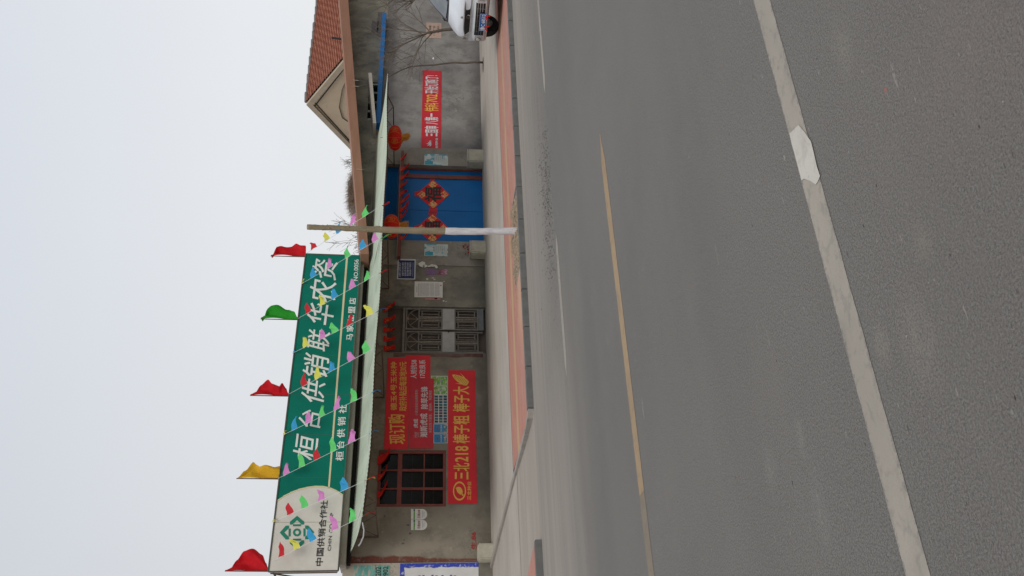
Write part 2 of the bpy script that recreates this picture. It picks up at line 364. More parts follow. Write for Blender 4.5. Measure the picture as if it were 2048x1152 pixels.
# kerb, stone by stone
kerbm = mat('kerb_stone', (.15, .148, .14), (.115, .115, .11), 7, .85, .3, 60, c3=(.17, .16, .145), sc3=5, t3=(.6, .8))
kerb = thing('kerb', 'row of grey kerbstones edging the red paving along the road', 'kerb', (5, 11.4, 0)); kerb['kind'] = 'structure'; del kerb['category']
for i in range(34):
    X = 5.06 + i * .66
    jx = random.uniform(-.003, .003)
    MB().box((X+.005, 11.40+jx, -.05), (X+.655, 11.53+jx, SW+.004+random.uniform(0,.004))).build('kerbstone', kerbm, kerb, bevel=.008)
MB().box((5.06+34*.66, 11.4, -.05), (60, 11.53, SW+.003)).build('kerb_run', kerbm, kerb)
MB().prism([(5.05,11.40,-.05),(5.05,11.53,-.05),(4.93,11.9,-.05),(4.88,11.9,-.05),(4.95,11.5,-.05)], (0,0,SW+.052)).build('kerb_return', EDG, kerb)
# sidewalk end edging towards the shop and driveway
mb = MB(); vs = []
for (X, Y_, z) in ((4.90,11.9,.086),(4.85,12.75,.088),(4.80,13.6,.090),(4.56,15.4,.142),(4.32,17.2,.196)):
    vs += [(X-.04,Y_,-.03),(X-.04,Y_,z),(X+.045,Y_,z+.002),(X+.045,Y_,-.03)]
mb.add(vs, [(4*i+k,4*i+(k+1)%4,4*i+4+(k+1)%4,4*i+4+k) for i in range(4) for k in range(4)]+[(0,1,2,3),(16,17,18,19)])
struct(mb.build('pavement_edge', EDG))
g3, c3_ = concrete('driveway_concrete', (.255, .222, .19), (.33, .29, .25), st=(.12, 1.1, 1), dark=(.23,.20,.175)); DRV = g3.col(g3.mix(g3.rng(g3.m('ADD', g3.Y, g3.noise(1.5, 6, st=(.3,1,1))), 11.6, 13.6, .75, 0), c3_, (.285,.25,.215)))
struct(MB().add([(5.04,11.405,.0006),(4.88,11.9,.02),(4.80,13.3,.055),(2.2,13.3,.055),(2.6,11.405,.0006)], [(0,1,2,3,4)]).build('driveway', DRV, fix=False))
g4, c4_ = concrete('yard_concrete', (.32, .285, .245), (.38, .34, .30), st=(.4,.8,1), dark=(.3,.265,.23)); YRD = g4.col(c4_)
struct(MB().add([(4.80,13.312,.057),(4.76,13.6,.06),(4.28,17.6,.16),(-40,17.6,.16),(-40,13.312,.057)], [(0,1,2,3,4)]).build('yard', YRD, fix=False))
struct(MB().add([(4.86,13.6,SW-.002),(4.925,13.6,SW-.002),(4.93,11.53,SW-.002),(5.05,11.53,SW-.002),(5.5,13.6,SW-.002)],[(0,1,2,3,4)]).build('pavement_patch', REDM, fix=False))
# island of paving at the other side of the driveway
isl = MB().prism([(3.17,11.42,-.05),(2.98,12.2,-.05),(2.65,13.3,-.05),(-40,13.3,-.05),(-40,11.42,-.05)], (0,0,.05+.085))
struct(isl.build('pavement_island', REDM))
kb2 = thing('kerb', 'dark kerb of the far paving island beyond the driveway mouth', 'kerb', (2.8, 11.4, 0)); kb2['kind'] = 'structure'; del kb2['category']
for i in range(12):
    X = 3.18 - (i+1)*.66
    MB().box((X+.005, 11.30, -.05), (X+.655, 11.418, .09)).build('kerbstone', kerbm, kb2, bevel=.008)
# tree pit
soil = mat('soil', (.30, .225, .15), (.19, .145, .10), 14, .95, .6, 40)
def soilz(X, Y_):
    d = min(X-PIT[0], PIT[2]-X, (Y_-PIT[1])*2, (PIT[3]-Y_)*2)
    return .05 + .085*max(0, min(1, d/.15)) * (.5 + noise.noise(Vector((X*5, Y_*5, 0))) ) + .02*noise.noise(Vector((X*17, Y_*17, 2)))
struct(sheet(MB(), PIT[0]-.01, PIT[1]-.01, PIT[2]+.01, PIT[3]+.01, 0, 44, 18, soilz).build('soil_bed', soil, fix=False, smooth=True))
mb = MB()
for a, b in (((PIT[0]-.03, PIT[1]), (PIT[0], PIT[3])), ((PIT[2], PIT[1]), (PIT[2]+.03, PIT[3])), ((PIT[0]-.03, PIT[3]), (PIT[2]+.03, PIT[3]+.03))):
    mb.box((a[0], a[1], -.03), (b[0], b[1], SW+.006))
struct(mb.build('pit_edging', EDG))
def chip(mb, p, s, rnd):
    vs = [Vector((rnd.uniform(.5,1)*a, rnd.uniform(.5,1)*b, rnd.uniform(.4,1)*c_)) * s for a, b, c_ in ((1,0,0),(-1,0,0),(0,1,0),(0,-1,0),(0,0,.8),(0,0,-.3))]
    R = Matrix.Rotation(rnd.uniform(0, 6.3), 3, 'Z'); vs = [Vector(p) + R @ v for v in vs]
    mb.add(vs, [(0,2,4),(2,1,4),(1,3,4),(3,0,4),(2,0,5),(1,2,5),(3,1,5),(0,3,5)])
rnd = random.Random(3); mb = MB()
for i in range(900):
    X = rnd.uniform(PIT[0]+.02, PIT[2]-.02); Y_ = rnd.uniform(PIT[1]+.02, PIT[3]-.02)
    chip(mb, (X, Y_, soilz(X, Y_)), rnd.uniform(.006, .03), rnd)
for i in range(240): 
    X = rnd.gauss(8.4, .5); Y_ = rnd.gauss(12.15, .12); chip(mb, (X, Y_, SW+.005), rnd.uniform(.006, .022), rnd)
tag(mb.build('rubble', mat('rubble_stone', (.38, .30, .21), (.22, .17, .12), 30, .95)), 'loose clods and stone chips heaped round the limewashed trunk', 'rubble', kind='stuff')
mb = MB()
GC_ = [(rnd.gauss(6.9, 1.2), rnd.gauss(9.15, .3)) for _ in range(16)]
for i in range(1300):
    cl_ = rnd.choice(GC_); X = rnd.gauss(cl_[0], .45); Y_ = rnd.gauss(cl_[1], .10)
    if rnd.random() < .35: X = rnd.uniform(4, 12); Y_ = rnd.gauss(9.3, .35)
    chip(mb, (X, Y_, .002), rnd.uniform(.0015, .008) * (1.2 if abs(X-6.9) < 1.2 else .7), rnd)
for k in range(0, len(mb.v), 6):
    cx_ = mb.v[k].x
    for q in range(k, k+6): mb.v[q].x = cx_ + (mb.v[q].x-cx_)*2.4
tag(mb.build('road_grit', mat('grit', (.075, .068, .06), None, rough=.9)), 'dark crumbs scattered on the dusty road before the trunk', 'grit', kind='stuff')
mb = MB()
for i in range(500):
    X = rnd.uniform(.5, 9); Y_ = rnd.uniform(.8, 8) ; chip(mb, (X, Y_, .0), rnd.uniform(.002, .005), rnd)
tag(mb.build('road_gravel', mat('gravel_pale', (.34, .31, .27), (.16,.14,.12), 30, rough=.9)), 'pale grains of gravel strewn over the asphalt', 'gravel', kind='stuff')

# road paint
def worn(name, c, asp=(.115, .108, .098), k=.4, tone=None, edge=None):
    g = G(name, .8, .3); n = g.noise(42, 6, ro=.75); n2 = g.noise(3.2, 5, st=(.4, 2, 1)); n4 = g.noise(150, 3)
    v = g.m('ADD', n, g.m('MULTIPLY', n2, .5)); cc = g.mix(g.rng(g.noise(1.1, 5), .35, .65), c, tone or tuple(q*.86 for q in c))
    cc = g.mix(g.rng(v, .82, 1.05, 0, k), cc, asp); cc = g.mix(g.rng(n4, .35, .8, 0, .3), cc, tuple(q*.72 for q in c)); 
    crk = g.m('MULTIPLY', g.rng(g.vor(13, 'Distance', (1,1.6,1)), .55, .75), g.rng(g.noise(20,4), .4, .6)); cc = g.mix(g.m('MULTIPLY', crk, .25), cc, asp)
    if edge:
        d = g.m('ABSOLUTE', g.m('SUBTRACT', g.Y, edge[0])); d = g.m('ADD', d, g.m('MULTIPLY', g.m('SUBTRACT', g.noise(30, 5, ro=.8), .5), edge[1]*.7))
        cc = g.mix(g.rng(d, edge[1]*.42, edge[1]*.54, 0, .6), cc, (.14,.132,.12))
        cc = g.mix(g.rng(g.noise(4, 6, st=(.5,1,1), off=(2,0,0)), .5, .75, 0, .35), cc, asp)
    g.bump(n, .4, .004); return g.col(cc)
def strip(mb, x0, x1, yc, w_, z=.002, t0=.0, t1=.0):
    n = max(2, int((x1-x0)/.06)); top = []; bot = []
    for i in range(n+1):
        X = x0 + (x1-x0)*i/n; s = 1
        if t0 and X-x0 < t0: s = max(.12, (X-x0)/t0)
        if t1 and x1-X < t1: s = max(.12, (x1-X)/t1)
        j = .0022; top.append((X, yc + w_/2*s + random.uniform(-j, j), z)); bot.append((X, yc - w_/2*s + random.uniform(-j, j), z))
    vs = bot + top; return mb.add(vs, [(i, i+1, n+1+i+1, n+1+i) for i in range(n)])
o = strip(MB(), 2.02, 5.42, 6.04, .15, t1=.35).build('yellow_line', worn('line_yellow', (.335, .235, .14), asp=(.12,.11,.10), k=.5, edge=(6.04,.15)), fix=False); struct(o)
o = strip(MB(), -6, 2.015, 6.04, .15).build('yellow_line', worn('line_yellow_faded', (.22, .18, .135), k=.5), fix=False); struct(o)
o = strip(MB(), -30, 60, 2.745, .145).build('white_line', worn('line_white', (.335, .298, .25), k=.5, edge=(2.745,.145)), fix=False); struct(o)
mbd = MB()
for a_ in ((4.22, 6.15), (8.45, 12.6), (15.2, 19)): struct(strip(MB(), a_[0], a_[1], 8.65, .14, t0=.2, t1=.2).build('lane_dash', worn('line_dash', (.31, .28, .24), k=.5), fix=False))
pp = [(1597,250),(1579,267),(1584,290),(1592,318),(1599,345),(1603,361),(1608,357),(1621,362),(1631,369),(1635,364),(1640,352),(1634,334),(1629,312),(1622,283),(1609,264)]
struct(MB().add([az(*p, .005) for p in pp], [tuple(range(len(pp)))]).build('repaired_paint', worn('line_fresh', (.50, .47, .415), asp=(.24,.22,.19), k=.75, tone=(.42,.385,.33)), fix=False))

# =================================================================== SHOP BUILDING
P1 = plaster('plaster_shop', (.215, .187, .145), (.29, .255, .195), (.15, .13, .102), 1, red=(4.45, .095))
P2 = plaster('plaster_dark', (.165, .153, .13), (.29, .26, .20), (.085, .08, .068), 4)
P3 = plaster('plaster_pillar', (.25, .225, .185), (.31, .28, .235), (.16, .15, .13), 7)
P4 = plaster('plaster_right', (.215, .204, .193), (.30, .286, .27), (.145, .138, .13), 11)
P5 = plaster('plaster_upper', (.20, .193, .16), (.34, .325, .255), (.11, .11, .098), 15, yel=(.42, .40, .30))
P6 = plaster('plaster_neighbour', (.40, .36, .29), (.46, .42, .35), (.34, .30, .24), 21)
g5, c5 = concrete('slab_concrete', (.30, .265, .22), (.40, .355, .30), st=(1,1,2), dark=(.16,.14,.115)); SLB = g5.col(c5)
DARK = mat('interior_and_shade_dark', (.012, .011, .010), None, rough=.9)

shop = thing('shop_building', 'single-storey grey plastered farm-supply shop under the green signboard', 'building', (4.45, WY, .0))
WX0, WX1 = 5.50, 6.68; WZ0, WZ1 = 1.05, 2.42
DX0, DX1 = 8.93, 10.10; DZ1 = 2.36
GX0, GX1 = 11.90, 14.17; GG1 = 14.17
def wallpiece(x0, z0, x1, z1, m_, par, nm='wall', y0=WY, y1=WY+.24): return MB().box((x0, y0, z0), (x1, y1, z1)).build(nm, m_, par)
mb = MB()
for (a, b, c_, d) in ((4.42, 0, WX0, 3.0), (WX0, 0, WX1, WZ0), (WX0, WZ1, WX1, 3.0), (WX1, 0, DX0, 3.0)): mb.box((a, WY, b), (c_, WY+.24, d))
mb.build('wall', P1, shop)
P1b = plaster('plaster_doorside', (.17, .15, .125), (.22, .2, .165), (.12, .105, .09), 3)
mb = MB(); mb.box((DX0, WY, DZ1), (DX1, WY+.24, 3.0)); mb.box((DX1, WY, 0), (11.20, WY+.24, 3.0)); mb.build('wall', P2, shop)
MB().box((11.204, WY-.012, 0), (11.50, WY+.24, 3.0)).build('wall', P3, shop)
# red brush mark down the left side of the door opening
mb = MB(); vs = []
n_ = 26
for i in range(n_+1):
    z = .25 + (2.2-.25)*i/n_; a = DX0-.10 - .03*noise.noise(Vector((0, z*3, 1))); b = DX0-.012; vs += [(a, WY-.003, z), (b, WY-.003, z)]
mb.add(vs, [(2*i, 2*i+1, 2*i+3, 2*i+2) for i in range(n_)]).build('paint_smear', plaster('smear_red', (.12, .035, .028), (.17, .12, .10), (.10, .03, .025), 31), shop, fix=False)
# roof slab with a dark shadow strip beneath
zz = lambda X: 0
MB().box((4.30, 16.86, 2.925), (11.46, 17.5, 3.045)).build('roof_slab', SLB, shop)
MB().box((4.42, 17.44, 2.9), (11.5, 24, 3.04)).build('roof_deck', SLB, shop)
MB().box((4.44, 17.40, 0.05), (11.5, 24, 3.0)).build('interior_mass', DARK, shop)
MB().box((4.36, 17.0, 2.86), (11.4, 17.195, 2.925)).build('slab_shadow_strip', DARK, shop)  # near-black strip painted as the shade under the overhanging slab

# window ------------------------------------------------
def gridwin():
    wo = MB(); Y0 = WY+.05; f = .05
    T = .06
    # outer frame
    for a, b in (((WX0, WZ0), (WX0+T, WZ1)), ((WX1-T, WZ0), (WX1, WZ1)), ((WX0+T, WZ0), (WX1-T, WZ0+T)), ((WX0+T, WZ1-T), (WX1-T, WZ1))):
        wo.box((a[0], Y0-.03, a[1]), (b[0], Y0+.07, b[1]))
    return wo
RF = mat('window_red_paint', (.24, .062, .05), (.18, .045, .037), 10, .6, .2, 40, c3=(.2,.14,.12), sc3=18, t3=(.66,.75))
wo = gridwin().build('window', RF, shop)
Y0 = WY + .05
zt = ay(800, 960, WY).z      # transom
def wpart(nm, x0, z0, x1, z1, y0, y1, m_=RF): return MB().box((x0, y0, z0), (x1, y1, z1)).build(nm, m_, wo)
wpart('transom', WX0+.06, zt-.035, WX1-.06, zt+.055, Y0-.02, Y0+.06)
cols = [WX0+.06, ay(840, 976, WY).x, ay(840, 939, WY).x, WX1-.06]
for xx in cols[1:3]:
    wpart('mullion', xx-.025, WZ0+.06, xx+.025, zt-.035, Y0-.015, Y0+.05); wpart('mullion', xx-.014, zt+.055, xx+.014, WZ1-.06, Y0-.015, Y0+.05)
GL = bpy.data.materials.new('window_glass'); GL.use_nodes = True
n = GL.node_tree.nodes; l = GL.node_tree.links; n.remove(n['Principled BSDF'])
gl = n.new('ShaderNodeBsdfGlossy'); gl.inputs['Roughness'].default_value = .12; gl.inputs[0].default_value = (.8,.85,.85,1)
tr = n.new('ShaderNodeBsdfTransparent'); tr.inputs[0].default_value = (.38,.37,.35,1); mxs = n.new('ShaderNodeMixShader'); mxs.inputs[0].default_value = .012
df = n.new('ShaderNodeBsdfDiffuse'); df.inputs[0].default_value = (.05,.042,.038,1); m2 = n.new('ShaderNodeMixShader'); m2.inputs[0].default_value = .10
l.new(tr.outputs[0], m2.inputs[1]); l.new(df.outputs[0], m2.inputs[2]); l.new(m2.outputs[0], mxs.inputs[1]); l.new(gl.outputs[0], mxs.inputs[2]); l.new(mxs.outputs[0], n['Material Output'].inputs[0])
zmid = ay(848, 960, WY).z
for i in range(3):
    a = cols[i] + (.0 if i == 0 else .025); b = cols[i+1] - (.0 if i == 2 else .025)
    wpart('pane', a, WZ0+.06, b, zmid-.012, Y0+.018, Y0+.024, GL); wpart('pane', a, zmid+.012, b, zt-.035, Y0+.018, Y0+.024, GL)
    wpart('glazing_bar', a, zmid-.012, b, zmid+.012, Y0, Y0+.03)
    wpart('pane', a, zt+.055, b, WZ1-.06, Y0+.018, Y0+.024, GL)
    for zz_ in ((WZ0+.06+zmid)/2, (zmid+zt)/2): wpart('guard_bar', a, zz_-.009, b, zz_+.009, Y0+.03, Y0+.038, mat('thin_steel', (.55,.48,.40), None, rough=.5))
    for k in range(1, 3):
        xx = a + (b-a)*k/3; wpart('guard_bar', xx-.009, WZ0+.06, xx+.008, WZ1-.06, Y0+.04, Y0+.046, RF)
# window sill crack and reveal: the opening behind
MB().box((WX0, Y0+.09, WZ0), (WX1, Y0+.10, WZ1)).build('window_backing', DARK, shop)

# metal door -------------------------------------------
STL = mat('door_steel', (.215, .195, .17), (.155, .14, .118), 12, .55, .2, 60, metal=.25, c3=(.16,.075,.04), sc3=9, t3=(.6,.72))
STP = mat('door_plate', (.40, .385, .36), (.32, .31, .29), 6, .5, .1, 40, metal=.2, c3=(.2,.13,.09), sc3=12, t3=(.68,.8))
BRS = mat('bar_bright', (.40, .36, .29), (.25, .2, .15), 20, .4, metal=.5)
YD = WY + .06
def dz(px, py=660): return ay(px, py, WY+.02).z
MB().box((DX0, WY+.12, 2.02), (DX1, WY+.13, DZ1)).build('transom_board', mat('board_brown', (.12,.092,.07), (.09,.068,.05), 5, .8, .2), shop)
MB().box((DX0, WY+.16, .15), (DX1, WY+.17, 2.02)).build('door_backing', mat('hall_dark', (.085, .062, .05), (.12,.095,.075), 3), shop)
door = MB()
for a, b in (((DX0, .19), (DX0+.03, 2.02)), ((DX1-.03, .19), (DX1, 2.02)), ((DX0+.03, 1.97), (DX1-.03, 2.02))): door.box((a[0], YD-.02, a[1]), (b[0], YD+.05, b[1]))
door = door.build('metal_door', STL, shop)
zk = dz(957); zl0 = dz(955); zl1 = dz(911); zp0 = dz(909); zp1 = dz(885); zu0 = dz(883); zu1 = dz(838); za0 = dz(837); za1 = dz(813)
def bar(x0, z0, x1, z1, y=YD, r=.007, m_=BRS, nm='bar'): MB().tube([(x0, y, z0), (x1, y, z1)], r, 5).build(nm, m_, door)
def fr(x0, z0, x1, z1, t=.014, y=YD, m_=STL, nm='door_frame'): MB().box((x0, y-t, z0), (x1, y+t, z1)).build(nm, m_, door)
leaves = ((DX0+.035, DX0+.56, YD), (DX0+.585, DX1-.035, YD-.025))
for li, (xa, xb, yy) in enumerate(leaves):
    fr(xa, .24, xa+.03, za1+.03, y=yy); fr(xb-.03, .24, xb, za1+.03, y=yy)
    for z_ in (za1+.005, zu1+.005, zu0-.005, zp0-.012, zl0-.005): fr(xa+.03, z_-.013, xb-.03, z_+.013, y=yy)
    MB().box((xa+.01, yy-.022, zp0), (xb-.01, yy-.012, zp1)).build('door_plate', STP, door, bevel=.004)
    MB().box((xa+.005, yy-.02, .22), (xb-.005, yy-.01, zk)).build('kick_plate', mat('kick_plate_grey', (.17,.185,.19), (.12,.12,.12), 8, .6, c3=(.15,.08,.05), sc3=7, t3=(.6,.7)), door)
    xm = (xa+xb)/2; W_ = xb-xa-.06
    # pull handle slot
    hx = xb-.10 if li == 0 else xa+.07
    MB().lathe([(.0, -.012), (.02, -.010), (.024, 0), (.02, .0)], (0,0,0), 14, 'Y').build('handle', mat('handle_dark', (.035,.03,.025), None, rough=.4), door)
    h = bpy.data.objects[door.children[-1].name] if door.children else None
    h.location = Vector((hx, yy-.022, (zp0+zp1)/2)) - wl(door) ; h.scale = (.7, 1, 3.4)
    for v in h.data.vertices: v.co = v.co + wl(door)
    # two framed bar cells and loose bars, in both halves
    for (z0, z1) in ((zl0, zl1), (zu0, zu1)):
        for k, cx in enumerate((xa+.03+W_*.22, xa+.03+W_*.78)):
            cw = W_*.15
            for q in (-cw, cw): fr(cx+q-.008, z0+.01, cx+q+.008, z1-.01, .008, yy)
            for zc in (z0+.06, z1-.06): fr(cx-cw, zc-.012, cx+cw, zc+.012, .008, yy)
            bar(cx, z0+.07, cx, z1-.07, yy+.01, .006)
        for q in (.44, .52, .60) if li else (.45, .53): bar(xa+.03+W_*q, z0, xa+.03+W_*q, z1, yy, .008)
    # arch with spokes
    pts = [(xm + (W_/2)*cos(a), yy, zu1+.012 + (za1-zu1-.03)*sin(a)) for a in [pi*k/14 for k in range(15)]]
    MB().tube(pts, .011, 5).build('arch', STL, door)
    for a in (pi*.28, pi*.5, pi*.72): bar(xm, zu1+.02, xm+(W_/2-.01)*cos(a), zu1+.012+(za1-zu1-.04)*sin(a), yy, .0055)
    MB().box((xm-.035, yy-.02, za1-.05), (xm+.035, yy-.012, za1-.005)).build('rust_plate', mat('rust_pale', (.33,.17,.11), (.25,.13,.08), 30), door)
MB().lathe([(.001,-.02),(.014,-.018),(.016,0)], (DX0+.545, YD-.024, (zp0+zp1)/2), 10, 'Y').build('lock', mat('lock_red', (.12,.03,.03), None), door)

# =================================================================== GATEWAY AND RIGHT WALL
gatehouse = thing('walled_courtyard_front', 'long grey plastered courtyard wall with the blue double gate', 'wall', (11.5, WY, 0))
def beam_z(X): return 2.87 + (X-11.6)*.1152      # underside of the brown eaves beam
def wallslope(x0, x1, z0, m_, nm='wall', y0=WY, y1=WY+.24):
    return MB().prism([(x0,y0,z0),(x1,y0,z0),(x1,y0,beam_z(x1)+.1),(x0,y0,beam_z(x0)+.1)], (0,y1-y0,0)).build(nm, m_, gatehouse)
zm = 2.72
MB().box((11.504, WY-.004, 0), (GX0, WY+.45, zm)).build('gate_pillar', P3, gatehouse)
MB().box((GX1, WY-.03, 0), (14.72, WY+.385, zm)).build('gate_pillar', P3, gatehouse)
MB().box((14.72, WY, 0), (40, WY+.24, zm)).build('wall', P4, gatehouse)
win0, win1, wz0, wz1 = 15.62, 16.95, 2.86, 3.02
mb = MB()
def up(x0, x1, z0, z1=None):
    y0, y1 = WY, WY+.24
    mb.prism([(x0,y0,z0),(x1,y0,z0),(x1,y0,(z1 if z1 else beam_z(x1)+.05)),(x0,y0,(z1 if z1 else beam_z(x0)+.05))], (0,y1-y0,0))
up(11.504, win0, zm); up(win0, win1, zm, wz0); up(win0, win1, wz1+.08); up(win1, 30, zm)
mb.build('upper_wall', P5, gatehouse)
MB().box((win0-.1, WY+.2, wz0-.05), (win1+.1, WY+.21, wz1+.2)).build('slot_window', DARK, gatehouse)
sw = gatehouse.children[-1]
for px in (167, 184, 203, 221, 237):
    X = ay(753, px, WY).x; MB().box((X-.03, WY+.03, wz0-.01), (X+.03, WY+.06, wz1+.09)).build('mullion', mat('mullion_pale_green', (.32,.38,.34), None), sw)
MB().box((win0, WY+.02, wz0-.01), (win1, WY+.07, wz0+.02)).build('window_frame', mat('mullion_pale_green', (.3,.3,.3)), sw)
# concrete hood over the slot window
MB().prism([ay(736,152,16.7)+Vector((.12,0,.0)), ay(736,152,16.7)+Vector((.12,0,-.09)), ay(748,246,16.7)+Vector((0,0,-.055)), ay(748,246,16.7)+Vector((0,0,.02))], (0,.5,.03)).build('window_hood', mat('hood_plaster', (.46,.42,.36), (.38,.35,.3), 5, .9), gatehouse)
# brown eaves beam, closer to the road at its foot than the wall
mb = MB()
x0, x1 = 11.48, 34
BB = [(x0, 16.45, beam_z(x0)), (x1, 16.45, beam_z(x1)), (x1, 16.45, beam_z(x1)+.33), (x0, 16.45, beam_z(x0)+.19)]
# correct the beam for standing 0.38 m nearer
BB = [Vector((p[0]*16.45/17.2, p[1], EYE + (p[2]-EYE)*16.45/17.2)) for p in BB]
mb.prism(BB, (0, 1.0, .045))
mb.build('eaves_beam', mat('beam_brown', (.285, .145, .092), (.235, .12, .076), 2.5, .8, .15, 40, stretch=(.4,1,2)), gatehouse)
# blue steel canopy edge on the right wall
bl0 = ay(772, 25, 16.95); bl1 = ay(764, 150, 16.95)
BLU = mat('blue_paint', (.010, .15, .42), (.008, .13, .37), 3, .45, .05, 20)
MB().box((15.3, 16.95, 2.745), (19.35, WY-.002, 2.855)).build('blue_beam', BLU, gatehouse)
rect(rect(MB(), (765,74), (756,24), WY-.001, .003), (755.9,66), (744,42), WY-.001, .003).build('paint_patch', mat('grey_patch', (.17,.155,.145), (.145,.13,.12), 6), gatehouse)
# low cement haunch at the wall foot near the van
MB().prism([(18.7,WY,.15),(24,WY,.15),(24,WY,.95),(20.2,WY,.62)], (0,-.35,0)).build('cement_haunch', P3, gatehouse)
# gate
gy = WY + .13
gate = MB().box((GX0+.01, gy-.03, 2.2), (GG1-.01, gy+.05, 2.26)).build('gate', BROWN, gatehouse)
pa, pb = ay(900,357.5,gy-.03).x, ay(900,350.5,gy-.03).x
for xa, xb in ((GX0, GX0+.035), (GG1-.045, GG1), (pa, pb)): MB().box((xa, gy-.03, .12), (xb, gy+.05, 2.199)).build('gate_post', BROWN, gate)
gb = G('gate_blue', .5, .3); wv = gb.n.new('ShaderNodeTexWave'); gb.l.new(gb.P, wv.inputs[0]); wv.inputs['Scale'].default_value = 9; wv.bands_direction = 'Z'
nb = gb.noise(2, 5); cb = gb.mix(gb.rng(nb, .3, .7), (.001, .135, .40), (.001, .115, .35)); cb = gb.mix(gb.rng(gb.noise(7, 6, st=(1,1,.3)), .6, .8, 0, .3), cb, (.05,.13,.26)); gb.bump(wv.outputs[1], .12, .01); GBM = gb.col(cb)
xs = ay(900, 422, gy).x
def gleaf(x0, x1, nm='gate_leaf'): return MB().box((x0, gy, .13), (x1, gy+.03, 2.199)).build(nm, GBM, gate)
gleaf(GX0+.035, xs-.005); gleaf(xs+.005, pa); gleaf(pb, GG1-.045, 'side_panel')
# corrugated blue infill above the lintel
mb = MB(); vs = []; nc = 60
zc0, zc1 = 2.22, 2.66
for i in range(nc+1):
    z = zc0 + (zc1-zc0)*i/nc; y = WY+.10 + .007*sin(i*2*pi/4); vs += [(GX0, y, z), (GX1, y, z)]
mb.add(vs, [(2*i, 2*i+1, 2*i+3, 2*i+2) for i in range(nc)]).build('corrugated_infill', BLU, gatehouse, fix=False)
# lintel bar carrying the red papers
lz = ay(800, 410, WY-.16).z
MB().box((11.335, WY-.17, lz-.05), (14.5, WY-.012, lz+.02)).build('lintel_bar', BROWN, gatehouse, bevel=.004)
MB().box((11.32, WY-.19, lz+.021), (14.51, WY-.012, lz+.03)).build('lintel_edge', mat('edge_grey', (.3,.27,.24), None), gatehouse)
# dark void block behind wall tops
MB().box((11.52, WY+.5, .05), (40, WY+2.2, 2.9)).build('rear_mass', mat('rear_plaster', (.2,.19,.17), None), gatehouse)

# =================================================================== NEIGHBOUR WALL (left edge)
nb_ = thing('neighbour_wall', 'cream neighbouring wall at the left end of the shop', 'wall', (4.3, WY, 0))
MB().box((-8, WY+.01, 0), (4.41, WY+.3, 3.0)).build('wall', P6, nb_)
MB().box((-8, WY+.006, 0), (4.41, WY+.011, .44)).build('plinth', P3, nb_)
wbp = G('whitewashed_panel', .85, .2); nn = wbp.noise(16, 6); cc = wbp.mix(wbp.rng(wbp.noise(2.5, 6), .35, .7), (.66, .655, .64), (.58, .565, .54))
top_z = ay(800, 1140, WY).z; bot_z = ay(957, 1140, WY).z; rx = ay(880, 1126, WY).x
edge = wbp.m('MINIMUM', wbp.m('SUBTRACT', rx, wbp.X), wbp.m('SUBTRACT', top_z, wbp.Z))
edge = wbp.m('ADD', edge, wbp.m('MULTIPLY', wbp.m('SUBTRACT', wbp.noise(9, 5), .5), .07))
k_ = wbp.m('MULTIPLY', wbp.rng(edge, .075, .09, 1, 0), wbp.rng(nn, .38, .46, .4, 1))
cc = wbp.mix(k_, cc, (.045, .07, .40)); wbp.M
MB().box((1.5, WY+.0, bot_z), (rx, WY+.009, top_z)).build('painted_panel', wbp.col(cc), nb_)
words('painted_text', [('农资种子化肥', (937, 1190), (870, 1150.5), 8)], mat('text_blue', (.07,.08,.3), None), nb_, WY, bold=.0) if False else None
mb = MB()
for k, px in enumerate((838, 846, 864, 872, 884, 901, 909)):
    a = ay(px, 1151, WY); mb.box((a.x-.06, WY-.004, a.z-.03), (a.x+.0+.006*(k % 3), WY-.001, a.z+.012))
mb.build('painted_stroke', mat('text_blue', (.10,.11,.3), None), nb_)

# =================================================================== CEMENT BLOCKS
CB = mat('cement_block', (.46, .43, .34), (.37, .34, .27), 6, .92, .5, 50, c3=(.54,.5,.41), sc3=4)
CW = mat('cement_block_edge', (.55,.53,.48), (.4,.38,.33), 10, .9)
def block(x0, x1, z1, label, white=False):
    t = thing('cement_block', label, 'block', ((x0+x1)/2, WY-.15, .17), 'cement blocks along the wall')
    MB().box((x0, WY-.32, .12), (x1, WY-.016, z1)).build('body', CB, t, bevel=.025, smooth=False)
    if white: MB().box((x0+.006, WY-.316, z1-.004), (x1-.006, WY-.02, z1+.016)).build('cap', CW, t, bevel=.006)
a = ay(985, 1118, 16.9); b = ay(985, 1086, 16.9)
block(a.x, b.x, ay(956, 1100, 16.88).z, 'plain cement block at the left corner of the shop below red numerals')
a = ay(965, 506, 16.9); b = ay(965, 481, 16.9)
block(a.x, b.x, ay(941, 490, 16.88).z, 'cement block with a pale cap at the left foot of the blue gate', True)
a = ay(965, 324, 16.9); b = ay(965, 299, 16.9)
block(a.x, b.x, ay(936, 310, 16.88).z, 'cement block with a pale cap at the right foot of the blue gate', True)

# =================================================================== SIGNBOARD
SY = 16.74
sgn = thing('signboard', 'long green and cream shop signboard with white Chinese characters on the roof', 'signboard', (4.1, SY, 3.0))
q = [(537,1143),(676,1141),(721.8,512),(612,508)]
def SP(px, py): return ay(px, py, SY)
c0, c1_, c2_, c3 = [SP(*p) for p in q]
def front(pts, lift=0.): return [SP(*p) + Vector((0, -lift, 0)) for p in pts]
